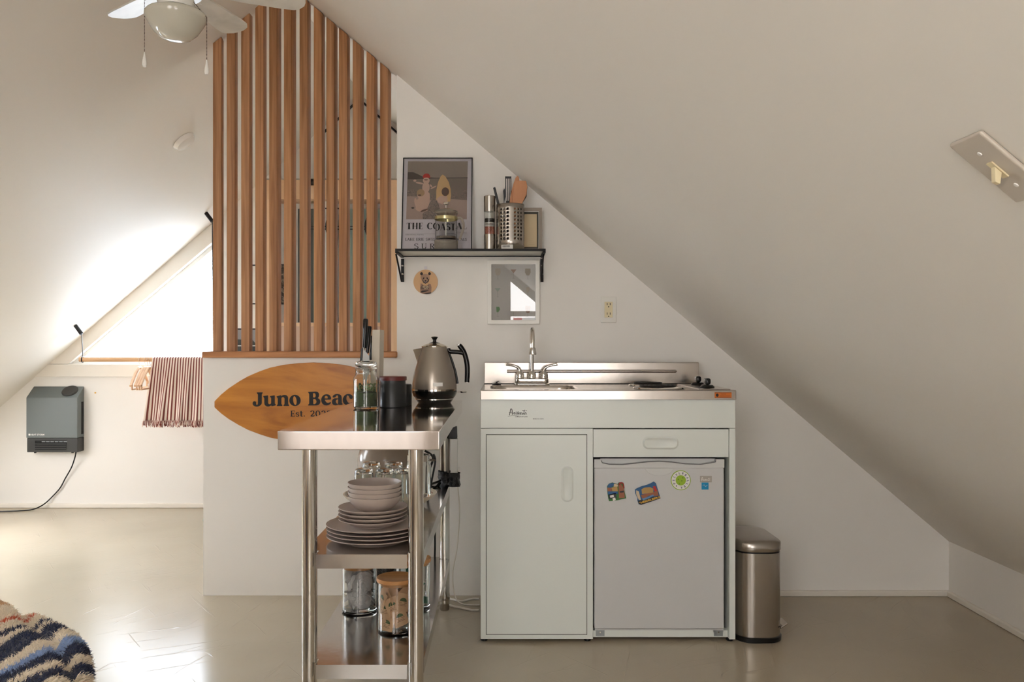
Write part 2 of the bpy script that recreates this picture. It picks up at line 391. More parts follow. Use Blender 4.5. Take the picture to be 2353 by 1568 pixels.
mb.add(vs, fs); struct(mb.make('ceiling', M['ceil'], smooth=30))
for wn, (a0, a1), (b0, b1) in (('window_4', (-3.55, -2.95), (3.85, 4.95)), ('window_5', SKX, SKY)):  # skylights added out of view to brighten the left side and far room
    sk = thing(wn, 'unseen skylight added to the left roof slope for more light', 'window', ((a0+a1)/2, (b0+b1)/2, zceil((a0+a1)/2, (b0+b1)/2))); del sk['category']; sk['kind'] = 'structure'
    m_ = MB(); I = [(a0+.03, b0+.03), (a1-.03, b0+.03), (a1-.03, b1-.03), (a0+.03, b1-.03)]; O_ = [(a0-.01, b0-.01), (a1+.01, b0-.01), (a1+.01, b1+.01), (a0-.01, b1+.01)]
    v_ = [(x, y, zceil(x, y)-.004) for x, y in I+O_]+[(x, y, zceil(x, y)+.06) for x, y in I+O_]; f_ = []
    for i in range(4):
        j = (i+1) % 4; f_ += [(i, j, 4+j, 4+i), (8+i, 12+i, 12+j, 8+j), (i, 8+i, 8+j, j), (4+i, 4+j, 12+j, 12+i)]
    m_.add(v_, f_).make('window_frame', M['white'], sk, smooth=0)
    MB().add([(x, y, zceil(x, y)+.03) for x, y in I], [(0, 1, 2, 3)]).make('pane', M['pane'], sk, smooth=0)
# knee walls
zr = zceil(XR, 0)
struct(MB().box(XR, XR+.06, YB-.05, YF+.05, 0, zr+.03).make('wall_right', M['wall'], smooth=0))
struct(MB().box(XL-.06, XL, YB-.05, YF+.05, 0, zceil(XL, 0)+.03).make('wall_left', M['wall'], smooth=0))
# kitchen wall
xe = X(912, YW)
poly = [(xe, 0), (XR+.01, 0), (XR+.01, zceil(XR, YW)+.02), (xe, zceil(xe, YW)+.02)]
struct(MB().prism(poly, YW, YW+.1).make('wall_front', M['wall'], smooth=0))
# half wall with its wooden cap
xh = X(467, YW)
struct(MB().box(xh, xe, YW, YW+.1, 0, 1.008).make('wall_half', M['wall'], smooth=0))
cap = MB().box(X(463, YW-.02), X(912, YW-.02), YW-.022, YW+.13, 1.0085, 1.035)
tag(cap.make('trim_1', M['cap'], bevel=.006, seg=3), 'cedar cap board along the top of the low white wall under the slats'); bpy.data.objects['trim_1']['kind'] = 'structure'
# wall beside the stair, behind the kitchen wall
struct(MB().box(xe, xe+.06, YW+.1, YF, 0, zceil(xe, YF)+.05).make('wall_side', M['wall'], smooth=0))
# far gable wall with the triangular window
wx0, wx1 = -2.827, -1.87; wz0 = .938; wzt = 1.747
far = MB()
far.prism([(XL-.05, 0), (xe+.1, 0), (xe+.1, wz0), (XL-.05, wz0)], YF, YF+.1)
far.prism([(wx1, wz0), (xe+.1, wz0), (xe+.1, zceil(xe+.1, YF)+.03), (XM, zceil(XM, YF)+.03), (wx1, zceil(wx1, YF)+.03)], YF, YF+.1)
far.prism([(XL-.05, wz0), (wx0, wz0), (wx1, wzt), (wx1, zceil(wx1, YF)+.03), (XL-.05, zceil(XL, YF)+.03)], YF, YF+.1)
struct(far.make('wall_far', M['wall'], smooth=0))
def cast(n1, poly, y0, y1, w, mat_):
    """casing along a polygon path (closed ring of given width outwards)"""
    n = len(poly); cxm = sum(p[0] for p in poly)/n; czm = sum(p[1] for p in poly)/n
    out = []
    for i in range(n):
        a = Vector(poly[i-1]); b = Vector(poly[i]); c = Vector(poly[(i+1) % n])
        d1 = (b-a).normalized(); d2 = (c-b).normalized(); n1_ = Vector((d1.y, -d1.x)); n2_ = Vector((d2.y, -d2.x))
        bis = (n1_+n2_).normalized(); out.append(b+bis*(w/max(.3, bis.dot(n1_))))
    return out
tri = [(wx0, wz0), (wx1, wz0), (wx1, wzt)]
def ringmesh(inner, outer, y0, y1):
    mb = MB(); n = len(inner)
    vs = [(a, y0, b) for a, b in inner]+[(a, y0, b) for a, b in outer]+[(a, y1, b) for a, b in inner]+[(a, y1, b) for a, b in outer]
    fs = []
    for i in range(n):
        j = (i+1) % n
        fs += [(i, j, n+j, n+i), (2*n+i, 3*n+i, 3*n+j, 2*n+j), (i, 2*n+i, 2*n+j, j), (n+i, n+j, 3*n+j, 3*n+i)]
    return mb.add(vs, fs)
win = thing('window_1', 'tall triangular gable window glowing white behind the hanging rod', 'window', ((wx0+wx1)/2, YF, wz0)); del win['category']; win['kind'] = 'structure'
inn = [(wx0+.055, wz0+.02), (wx1-.02, wz0+.02), (wx1-.02, wzt-.05)]
ringmesh(inn, tri, YF+.03, YF+.06).make('window_frame', M['white'], win, smooth=0)
MB().flat(inn, YF+.045).make('pane', M['pane'], win, smooth=0)
# casing boards on the room side
tr = MB(); tr.box(-3.06, wx1+.05, YF-.016, YF, Z(866, YF), wz0-.004)
struct(tr.make('trim_2', M['trim'], bevel=.003))
tr = MB(); tr.prism([(wx0-.06, wz0-.002), (wx0-.002, wz0-.002), (wx1+.04, wzt+.035), (wx1+.04, zceil(wx1+.04, YF)-.004), (wx0-.2, wz0-.002)][0:4]+[(-2.98, wz0-.002)], YF-.012, YF)
struct(tr.make('trim_3', M['trim'], smooth=0))
# baseboards
struct(MB().box(XL, xh-.0, YF-.02, YF, 0, .03).make('baseboard_far', M['trim'], bevel=.006, seg=3))
struct(MB().box(X(1692, YW), XR, YW-.018, YW, 0, .024).make('baseboard_front', M['trim'], bevel=.005, seg=3))
struct(MB().box(XR-.018, XR, YB, YW-.018, 0, .024).make('baseboard_right', M['trim'], bevel=.005, seg=3))
struct(MB().box(XL, XL+.018, YB, YF-.02, 0, .03).make('baseboard_left', M['trim'], bevel=.005, seg=3))
# rear gable wall: right window mirrored in the print, left one added for light
def gable(x0, x1, z0, z1=None):
    mb.prism([(x0, z0), (x1, z0), (x1, zceil(x1, 0)+.02 if z1 is None else z1), (x0, zceil(x0, 0)+.02 if z1 is None else z1)], YB-.1, YB)
mb = MB()
W = [(-1.45, -.5), (.03, .95)]  # first opening is an unseen window added to balance the light
gable(XL-.05, W[0][0], 0); gable(W[0][1], W[1][0], 0); gable(W[1][1], XR+.05, 0)
SILL = {W[0]: .25, W[1]: .3}
def top(x): return zceil(x, 0)-.045
for a, b in W:
    zs_ = SILL[(a, b)]; gable(a, b, 0, zs_)
    segs = [(a, XM), (XM, b)] if a < XM < b else [(a, b)]
    for p, q in segs:
        mb.prism([(p, top(p)), (q, top(q)), (q, top(q)+.14), (p, top(p)+.14)], YB-.1, YB)
struct(mb.make('wall_back', M['wall'], smooth=0))
for k, (a, b) in enumerate(W):
    zs_ = SILL[(a, b)]
    w = thing('window_%d' % (k+2), 'rear gable window with white frame, the left of the two added for light', 'window', ((a+b)/2, YB-.05, zs_)); del w['category']; w['kind'] = 'structure'
    op = [(a, zs_), (b, zs_), (b, top(b))]+([(XM, top(XM))] if a < XM < b else [])+[(a, top(a))]
    ins = cast('', op, 0, 0, -.035, None)
    fr = ringmesh([(p[0], p[1]) for p in ins], op, YB-.08, YB-.02)
    fr.box(a, b, YB-.08, YB-.02, 1.335, 1.385) if top(b) > 1.4 or top(a) > 1.6 else None
    fr.make('window_frame', M['white'], w, smooth=0)
    MB().flat([(p[0], p[1]) for p in ins], YB-.05).make('pane', M['pane'], w, smooth=0)
# red and white flag at the rear window (seen mirrored in the framed print)
M['flagw'] = mat('flag_white', (235, 235, 235), .8); M['flagr'] = mat('flag_red', (190, 40, 44), .8)
for m_ in (M['flagw'], M['flagr']):
    nt_ = m_.node_tree; tb_ = nt_.nodes.new('ShaderNodeBsdfTranslucent'); tb_.inputs[0].default_value = m_.node_tree.nodes['Principled BSDF'].inputs[0].default_value; mx_ = nt_.nodes.new('ShaderNodeMixShader'); mx_.inputs[0].default_value = .6
    nt_.links.new(nt_.nodes['Principled BSDF'].outputs[0], mx_.inputs[1]); nt_.links.new(tb_.outputs[0], mx_.inputs[2]); nt_.links.new(mx_.outputs[0], nt_.nodes['Material Output'].inputs[0])
fl = MB(); fl.flat([(.175, 1.13), (.345, 1.13), (.345, 1.32), (.175, 1.32)], YB+.014, 0); fl.flat([(.09, 1.13), (.175, 1.13), (.175, 1.32), (.09, 1.32)], YB+.014, 1); fl.flat([(.345, 1.13), (.43, 1.13), (.43, 1.32), (.345, 1.32)], YB+.014, 1)
leaf = [(0, -.07), (.008, -.03), (.05, -.035), (.04, -.015), (.075, .02), (.055, .025), (.06, .05), (.03, .035), (.02, .08), (0, .1)]
lf = leaf+[(-a, b) for a, b in leaf[::-1]]
fl.add([(.26+a*.8, YB+.0145, 1.215+b*.8) for a, b in lf], [tuple(range(len(lf)))], 1)
single(fl, 'flag', [M['flagw'], M['flagr']], 'red and white maple leaf flag hanging in the rear window', 'flag', (.26, YB+.014, 1.13), smooth=0)

bm_ = mat('added_blind_fabric', (214, 206, 200), .9); nt_ = bm_.node_tree; tb_ = nt_.nodes.new('ShaderNodeBsdfTranslucent'); tb_.inputs[0].default_value = (.8, .74, .7, 1); mx_ = nt_.nodes.new('ShaderNodeMixShader'); mx_.inputs[0].default_value = .16
nt_.links.new(nt_.nodes['Principled BSDF'].outputs[0], mx_.inputs[1]); nt_.links.new(tb_.outputs[0], mx_.inputs[2]); nt_.links.new(mx_.outputs[0], nt_.nodes['Material Output'].inputs[0])
bt_ = thing('window_blind', 'pale blind added out of view over the left rear window to brighten the table edge', 'blind', (-.975, YB+.03, .2))  # added behind the camera so the steel table edge reflects something bright
n_ = 60; MB().add([(-1.52+1.09*i/n_, YB+.03+.006*math.sin(i*1.1), z) for z in (.2, .93) for i in range(n_+1)], [(i, i+1, n_+2+i, n_+1+i) for i in range(n_)]).make('fabric', bm_, bt_, smooth=80)
MB().tube([(-1.54, YB+.03, .935), (-.41, YB+.03, .935)], .008, 10).make('rail', M['white'], bt_)

# ------------------------------------------------------------------ cedar slats
SL = [(489.3,514),(520.8,546.3),(554,580.5),(586.2,613),(618,646.8),(652,681),(688,714.3),(720.7,747),(749.6,776.1),(778.6,804.6),(810.2,836.6),(841.8,868),(873,899.3)]
Ys = YW+.012; sw, sd = .036, .05
for i, (a, b) in enumerate(SL):
    best = None
    for st in range(-50, 51):
        th = st*.01; c, s_ = math.cos(th), math.sin(th)
        cor = [(u*c-v*s_, u*s_+v*c) for u, v in ((-sw/2, -sd/2), (sw/2, -sd/2), (sw/2, sd/2), (-sw/2, sd/2))]
        yc = Ys+sd/2+.008
        xc = X((a+b)/2, yc)
        pr = [(xc+u)/(yc+v)*F+CX for u, v in cor]
        wdt = max(pr)-min(pr); sh = (a+b)/2-(max(pr)+min(pr))/2
        sc_ = abs(wdt-(b-a)-.8)+abs(th)*.3
        if best is None or sc_ < best[0]: best = (sc_, th, xc+sh/F*yc)
    th, xc = best[1], best[2]; yc = Ys+sd/2+.008; c, s_ = math.cos(th), math.sin(th)
    r = .004
    pl = rrect(-sw/2, sw/2, -sd/2, sd/2, r, 2)
    pts = [(u*c-v*s_, u*s_+v*c) for u, v in pl]
    n = len(pts); vs = [(xc+u, yc+v, 1.0355) for u, v in pts]+[(xc+u, yc+v, zceil(xc+u, yc+v)-.002) for u, v in pts]
    m_ = MB().add(vs, [tuple(range(n)), tuple(range(2*n-1, n-1, -1))]+[(q, (q+1) % n, n+(q+1) % n, n+q) for q in range(n)])
    nm = ['first', 'second', 'third', 'fourth', 'fifth', 'sixth', 'seventh', 'eighth', 'ninth', 'tenth', 'eleventh', 'twelfth'][i] if i < 12 else ''
    lb = 'cedar screen slat, %s from the left, standing on the cap board' % nm if 0 < i < 12 else ('leftmost cedar screen slat, beside the bright window' if i == 0 else 'rightmost and shortest cedar screen slat, beside the coastal poster')
    single(m_, 'screen_slat', M['slat'], lb, 'slat', (xc, yc, 1.0355), 'cedar slats of the room divider', smooth=40)

# ------------------------------------------------------------------ things seen behind the slats (far room)
yb_ = 5.38
ps = thing('plywood_surround', 'plywood surround with teal door and smoked panel seen between the slats', 'cupboard', (X(760, yb_), yb_, 0))
p = MB(); p.box(X(612, yb_), X(925, yb_), yb_, YF-.001, Z(458, yb_), Z(414, yb_)).make('header', M['ply'], ps)
MB().box(X(612, yb_), X(622, yb_), yb_, YF-.001, 0, Z(458, yb_)-.001).make('post', M['ply'], ps)
MB().box(X(884, yb_), X(925, yb_), yb_, YF-.001, 0, Z(458, yb_)-.001).make('post', M['ply'], ps)
MB().box(X(622, yb_)+.001, X(884, yb_)-.001, yb_+.02, YF-.001, Z(750, yb_), Z(742, yb_)).make('sill', M['ply'], ps)
MB().box(X(622, yb_)+.001, X(884, yb_)-.001, yb_+.03, yb_+.05, 0, Z(750, yb_)-.001).make('lower_panel', mat('plaster_pink', (206, 176, 156), .6), ps)  # pinkish colour stands for plywood lying in shade
MB().box(X(612, yb_)-.01, X(925, yb_), yb_-.01, YF-.001, Z(414, yb_)+.0005, Z(411, yb_)).make('top_board', mat('grey_board', (160, 152, 138), .5), ps)  # grey strip paints the shadow line along the top of the header
d = MB().box(X(680, yb_), X(716, yb_), yb_+.05, yb_+.08, Z(741, yb_), Z(477, yb_)).make('side_panel', M['tealdark'], ps)
MB().box(X(716, yb_)+.001, X(738, yb_), yb_+.05, yb_+.08, Z(741, yb_), Z(477, yb_)).make('door', M['teal'], ps)
MB().box(X(775, yb_), X(884, yb_)-.001, yb_+.05, yb_+.08, Z(741, yb_), Z(477, yb_)).make('door', mat('grey_teal_door', (124, 140, 130), .35, bump=.3, bscale=30), ps)
rl = MB()
for py in (519, 525.5): rl.box(X(700, yb_), X(860, yb_), yb_+.03, yb_+.036, Z(py+1, yb_), Z(py-1, yb_))
rl.box(X(745, yb_), X(790, yb_), yb_+.03, yb_+.036, Z(478.5, yb_), Z(476, yb_))
rl.make('rail', M['black'], ps)
for px in (760, 850):
    MB().prism([(X(px, yb_)+.036*math.cos(a), Z(520, yb_)+.072*math.sin(a)) for a in [2*PI*i/24 for i in range(24)]], yb_+.008, yb_+.028).make('handle_disc', M['black'], ps)
MB().box(X(712, yb_), X(727, yb_), yb_-.03, yb_-.0005, Z(427, yb_), Z(413, yb_)).make('latch', M['black'], ps, bevel=.006)
MB().box(X(740, yb_), X(752, yb_), yb_+.06, yb_+.09, Z(741, yb_), Z(459, yb_)).make('stile', M['white'], ps)
# black light strips under the far ridge
def strip(p0, p1, w, label):
    a = at(*p0, YF-.03); b = at(*p1, YF-.03)
    dx, dz = b[0]-a[0], b[2]-a[2]; l = math.hypot(dx, dz); nx_, nz_ = -dz/l*w/2, dx/l*w/2
    m_ = MB().prism([(a[0]+nx_, a[2]+nz_), (b[0]+nx_, b[2]+nz_), (b[0]-nx_, b[2]-nz_), (a[0]-nx_, a[2]-nz_)], YF-.04, YF-.001)
    single(m_, 'ceiling_track', M['blackmetal'], label, 'track', ((a[0]+b[0])/2, YF-.02, (a[2]+b[2])/2), smooth=0)
strip((836, 237), (925, 316), .010, 'black track under the right slope behind the rightmost slats')
strip((742, 305), (816, 236), .003, 'thin dark track under the left slope behind the middle slats')
# picture frames on the far wall seen between slats
pf = thing('picture_frame', 'black framed picture on the far wall, glimpsed between the left slats', 'picture', (X(610, YF), YF-.02, Z(700, YF)))
x0, x1, z0, z1 = X(566, YF), X(609, YF), Z(700, YF), Z(609, YF)
ringmesh([(x0+.01, z0+.008), (x1-.01, z0+.008), (x1-.01, z1-.008), (x0+.01, z1-.008)], [(x0, z0), (x1, z0), (x1, z1), (x0, z1)], YF-.022, YF-.001).make('frame', M['black'], pf, smooth=0)
q = MB().box(x0+.01, x1-.01, YF-.012, YF-.004, z0+.008, z1-.008, 0); q.box(X(590, YF), x1-.0105, YF-.014, YF-.0121, z0+.03, z1-.03, 1)
q.make('print', [M['white'], ramp_mat('dark_print', [(50, 46, 42), (70, 64, 58), (190, 180, 160)], .5, (8, 8, 8), 4, 2)], pf, smooth=0)
p2 = thing('picture_frame', 'small dark speckled picture inside the plywood surround, glimpsed between slats', 'picture', (X(648, yb_+.1), YF-.02, Z(700, yb_+.1)))
MB().box(X(628, YF), X(656, YF), YF-.02, YF-.001, Z(700, YF), Z(608, YF)).make('frame', M['black'], p2, smooth=0)
MB().box(X(630, YF), X(654, YF), YF-.022, YF-.0201, Z(698, YF), Z(610, YF)).make('print', ramp_mat('speckled_print', [(50, 46, 42), (70, 64, 58), (190, 180, 160)], .5, (8, 8, 8), 4, 2), p2, smooth=0)
# teal table behind the low wall with a picture leaning on it
tt = thing('side_table', 'small teal table behind the low white wall, one splayed foot showing', 'table', (-1.4, 5.05, 0))
for sx, sy, s1, s2 in ((-1.812, 5.13, 1, 1), (-1.0, 5.13, -1, 1), (-1.70, 4.93, 1, -1), (-1.0, 4.93, -1, -1)):
    MB().tube([(sx+.012*s1, sy, 0), (sx+.05*s1, sy, .2), (sx+.15*s1, sy, .72)], [.011, .014, .02], 12).make('leg', M['teal'], tt)
MB().box(-1.665, -1.05, 4.88, 5.17, .721, .75).make('tabletop', M['teal'], tt, bevel=.004)
lp = thing('leaning_picture', 'grey and black picture leaning on the teal table, glimpsed between slats', 'picture', (-1.5, 5.0, .75))
x0, x1, z0, z1 = X(538, 5.0), X(600, 5.0), .7505, Z(755, 5.0)
ringmesh([(x0+.008, z0+.008), (x1-.008, z0+.008), (x1-.008, z1-.008), (x0+.008, z1-.008)], [(x0, z0), (x1, z0), (x1, z1), (x0, z1)], 5.0, 5.02).make('frame', M['black'], lp, smooth=0)
q = MB().box(x0+.008, x1-.008, 5.006, 5.016, z0+.008, z1-.008, 0)
q.add([(x0+.01, 5.0055, Z(780, 5)), (X(580, 5), 5.0055, Z(782, 5)), (x1-.01, 5.0055, Z(800, 5)), (x1-.01, 5.0055, z0+.01), (x0+.01, 5.0055, z0+.01)], [(0, 1, 2, 3, 4)], 1)
q.box(x0+.01, x1-.01, 5.005, 5.0054, Z(796, 5), Z(794, 5), 2)
q.make('print', [mat('print_grey', (150, 146, 146), .5), mat('print_dark', (56, 56, 52), .5), M['white']], lp, smooth=0)

# ------------------------------------------------------------------ ceiling fan
fx, fy, fz = -1.0, 2.6, 2.160
fan = thing('ceiling_fan', 'white ceiling fan with frosted bowl light and two pull chains', 'ceiling fan', (fx, fy, fz))
fr = zceil(fx, fy)
MB().lathe([(0, .06), (.012, .06), (.012, fr-fz-.07), (.05, fr-fz-.05), (.055, fr-fz-.02), (0, fr-fz-.02)], fx, fy, fz, 24).make('down_rod', M['white'], fan)
MB().lathe([(0, -.03), (.075, -.03), (.085, -.01), (.088, .03), (.07, .055), (.03, .07), (0, .07)], fx, fy, fz, 36).make('motor_housing', M['white_gloss'], fan)
MB().lathe([(0, -.07), (.05, -.068), (.055, -.05), (.05, -.031), (0, -.031)], fx, fy, fz, 32).make('light_fitter', M['white_gloss'], fan)
MB().lathe([(0, -.168), (.02, -.1675), (.045, -.160), (.065, -.142), (.078, -.122), (.086, -.108), (.0905, -.098), (.0905, -.09), (.085, -.083), (.06, -.074), (.0, -.071)], fx, fy, fz, 96).make('lamp_bowl', M['globe'], fan, smooth=75)
for k, ang in enumerate((139, 79, 19, -41, -101, -161)):
    a = math.radians(ang); rot = Matrix.Translation((fx, fy, fz)) @ Matrix.Rotation(a, 4, 'Z')
    R1 = .385
    out = [(.11, -.034), (.2, -.043), (.32, -.05), (.355, -.049), (.372, -.04), (R1, -.02), (R1+.002, 0), (R1, .02), (.372, .04), (.355, .049), (.32, .05), (.2, .043), (.11, .034)]
    tw = Matrix.Rotation(math.radians(-11), 4, 'X')
    vs = [rot @ (tw @ Vector((x, y, -.003))) for x, y in out]+[rot @ (tw @ Vector((x, y, .003))) for x, y in out]; n = len(out)
    bl = MB().add(vs, [tuple(range(n)), tuple(range(2*n-1, n-1, -1))]+[(q, (q+1) % n, n+(q+1) % n, n+q) for q in range(n)]).make('blade', M['blade'], fan, smooth=30)
    ir = MB(); pts = [rot @ Vector(v) for v in ((.07, 0, .0), (.10, 0, -.004), (.15, 0, .007))]
    ir.tube(pts, .009, 8).make('blade_arm', M['white'], bl)
for px, py0, py1, Yc in ((332, 2, 120, 2.575), (475, 40, 138, 2.60)):
    x = X(px, Yc); z0 = Z(py1, Yc); z1 = Z(py0, Yc)
    ch = MB()
    n = int((z1-z0)/.0042)
    for i in range(n):
        z = z0+(z1-z0)*i/n
        ch.lathe([(0, -.0016), (.0014, -.0008), (.0014, .0008), (0, .0016)], x, Yc, z, 6)
    dxc = fx-x; 
    for i in range(14):
        t = i/14; ch.lathe([(0, -.0016), (.0014, -.0008), (.0014, .0008), (0, .0016)], x+dxc*.45*t, Yc+(fy-Yc)*t, z1+.05*t, 6)
    c_ = ch.make('pull_chain', mat('bronze_chain', (66, 46, 36), .35, .8), fan)
    MB().lathe([(0, -.045), (.005, -.044), (.007, -.038), (.0065, -.028), (.003, -.01), (.0015, 0), (0, 0)], x, Yc, z0, 12).make('pendant', M['white_gloss'], c_)

# round cover on left slope
def slope_frame(x, y, side):
    e = .01; n = Vector((-(zceil(x+e, y)-zceil(x-e, y))/(2*e), -(zceil(x, y+e)-zceil(x, y-e))/(2*e), 1)).normalized()*-1
    u = Vector((1, 0, (zceil(x+e, y)-zceil(x-e, y))/(2*e))).normalized(); v = n.cross(u)
    m = Matrix((u, v, n)).transposed().to_4x4(); return m
Yd = 4.18; xd, zd = -1.57, 0
lo_, hi_ = 3.0, 5.5
for _ in range(40):
    Yd = (lo_+hi_)/2; xd = X(422, Yd); zd = Z(323, Yd)
    if zceil(xd, Yd) > zd: lo_ = Yd
    else: hi_ = Yd
sf = slope_frame(xd, Yd, 0); loc = Vector((xd, Yd, zceil(xd, Yd)-.001))
m_ = MB().lathe([(0, .026), (.035, .025), (.05, .02), (.058, .006), (.06, 0), (0, 0)], n=40)
m_.v = [tuple(loc+sf.to_3x3() @ Vector(p)) for p in m_.v]
single(m_, 'smoke_detector', M['white_gloss'], 'round white detector disc on the left ceiling slope', 'detector', tuple(loc))
# light switch on the right slope
ys_ = 1.075; xs_ = .627; sf = slope_frame(xs_, ys_, 1).to_3x3(); loc = Vector((xs_, ys_, zceil(xs_, ys_)))
def onslope(m): m.v = [tuple(loc+sf @ Vector(p)) for p in m.v]; return m
sw_ = thing('light_switch', 'white toggle switch plate on the right ceiling slope', 'switch', tuple(loc))
onslope(MB().box(-.058, .058, -.036, .036, 0, .0065)).make('plate', mat('switch_plate', (190, 180, 166), .35), sw_, bevel=.003, seg=3)
onslope(MB().box(-.014, .014, -.006, .006, .0066, .0085)).make('slot', M['cream'], sw_)
onslope(MB().prism([(-.007, .0086), (.005, .0086), (.013, .021), (.006, .023)], -.0045, .0045)).make('toggle', M['cream'], sw_, bevel=.001)
for sx in (-.03, .03): onslope(MB().lathe([(0, .0082), (.003, .0078), (.0035, .0066), (0, .0066)], sx, 0, 0, 12)).make('screw', M['white_gloss'], sw_)

# ------------------------------------------------------------------ far left: heater, rod, towel, hangers
yh = 5.46
ht = thing('wall_heater', 'dark grey wall heater with slanted top on the far wall', 'heater', (X(120, yh), yh, Z(1040, YF)))
zb, zm, zk, zt = Z(1040, yh), Z(1007, yh), Z(914, yh), Z(888, YF)
xa, xb = X(60, yh), X(178, yh); xa2, xb2 = X(75, YF), X(191, YF)
mb = MB()
mb.add([(xa, yh, zm), (xb, yh, zm), (xb, yh, zk), (xa, yh, zk), (xa, YF-.001, zm), (xb, YF-.001, zm), (xb, YF-.001, zt), (xa, YF-.001, zt)],
       [(0, 1, 2, 3), (3, 2, 6, 7), (0, 3, 7, 4), (1, 5, 6, 2), (4, 7, 6, 5), (0, 4, 5, 1)])
body = mb.make('body', M['heater'], ht, bevel=.004)
mb = MB().box(xa+.003, xb-.001, yh+.003, YF-.001, zb, zm-.001); gr = mb.make('grille_base', M['heaterdark'], ht, bevel=.004)
g = MB(); g.box(X(80, yh), X(152, yh), yh+.001, yh+.004, Z(1034, yh), Z(1013, yh), 0)
for k in range(6):
    g.box(X(96+k*10, yh), X(104+k*10, yh), yh-.001, yh+.001, Z(1016.2, yh), Z(1015, yh), 1)
for k in range(3): g.box(X(80, yh), X(152, yh), yh-.002, yh+.001, Z(1022+k*5, yh), Z(1020+k*5, yh), 2)
g.make('outlet_slot', [M['dark'], M['galv'], M['heaterdark']], gr)
for px in (78, 164): MB().box(X(px-2, yh), X(px+2, yh), yh+.01, yh+.02, zb-.006, zb-.0005).make('foot', M['black'], gr)
v = MB(); v.box(xb-.0005, xb+.0015, yh+.05, yh+.075, Z(1000, yh), Z(925, yh)); v.make('side_vent', M['dark'], body)
for k in range(8): pass
# dial on the slanted face
c0 = Vector(((X(152, yh)), yh, zk)); up = Vector((0, YF-yh, zt-zk)).normalized(); nrm = Vector((0, -up.z, up.y))
cc = c0+up*.062+Vector((.0, 0, 0)); md = Matrix((Vector((1, 0, 0)), up, Vector((1, 0, 0)).cross(up)*1)).transposed()
dl = MB().lathe([(0, -.0), (.05, 0), (.05, .006), (.046, .010), (0, .010)], n=36)
sgn = 1 if (md @ Vector((0, 0, 1))).y < 0 else -1
dl.v = [tuple(cc+md @ Vector((p[0], p[1], p[2]*sgn))) for p in dl.v]; dl.make('dial', M['heaterdark'], body)
t_ = MB(); sans(t_, 'HEAT STORM', X(70.5, yh), Z(1001.3, yh), X(102, yh)-X(70.5, yh), .0105, yh-.0006, 0, bold=.01); t_.box(X(65.5, yh), X(69.5, yh), yh-.0007, yh-.0002, Z(1001.3, yh), Z(997.3, yh))
t_.make('lettering', M['label'], body, smooth=0)
pts = [at(175, 1036, yh+.04), at(172, 1052, 5.5), at(164, 1075, 5.52), at(150, 1100, 5.53), at(138, 1122, 5.535), at(120, 1142, 5.535)]
pts += [(X(100, 5.50), 5.50, .03), (X(75, 5.46), 5.46, .006), (X(40, 5.42), 5.42, .005), (X(0, 5.40), 5.40, .005), (X(-60, 5.39), 5.39, .005)]
def smooth_path(P, n=6):
    P = [Vector(p) for p in P]; out = []
    for i in range(len(P)-1):
        p0, p1, p2, p3 = P[max(i-1, 0)], P[i], P[i+1], P[min(i+2, len(P)-1)]
        for k in range(n):
            t = k/n; out.append(.5*((2*p1)+(-p0+p2)*t+(2*p0-5*p1+4*p2-p3)*t*t+(-p0+3*p1-3*p2+p3)*t**3))
    out.append(P[-1]); return out
MB().tube(smooth_path(pts), .004, 8).make('power_cord', M['black'], ht)
# small nail mark
single(MB().lathe([(0, -.004), (.005, -.004), (.005, 0), (0, 0)], mat4=Matrix.Rotation(-PI/2, 4, 'X'), cx=X(220, YF), cy=YF-.004, cz=Z(903, YF), n=10), 'wall_plug', mat('yellow_plug', (212, 160, 60), .5), 'tiny yellow wall plug right of the heater', 'wall plug', (X(220, YF), YF-.004, Z(903, YF)))
yr = 5.30; zrod = Z(826.5, yr); rr = .0145
rod = MB().tube([(X(183, yr), yr, zrod), (X(500, yr), yr, zrod)], rr, 20)
single(rod, 'hanging_rod', M['rod'], 'light wooden hanging rod in front of the triangular window', 'rod', (X(340, yr), yr, zrod))
for px, lab, py in ((190, 'black ceiling hook with cord at the left end of the hanging rod', 775), (490, 'black ceiling hook with cord high above the right end of the hanging rod', 512)):
    x = X(px, yr); zc_ = zceil(x-.03, yr)
    hk = thing('rod_hook', lab, 'hook', (x, yr, zc_), group=None)
    MB().tube([(x-.045, yr, zceil(x-.045, yr)-.002), (x-.004, yr-.005, zceil(x-.045, yr)-.055)], .012, 14).make('socket', M['blackmetal'], hk)
    MB().tube([(x-.004, yr-.005, zceil(x-.045, yr)-.053), (x, yr, zrod+.05), (x, yr, zrod+rr+.004)], .0028, 6).make('cord', M['black'], hk)
    MB().tube([(x, yr+(rr+.0035)*math.cos(a), zrod+(rr+.0035)*math.sin(a)) for a in [2*PI*i/20 for i in range(20)]], .0028, 6, closed=True).make('loop', M['black'], hk)
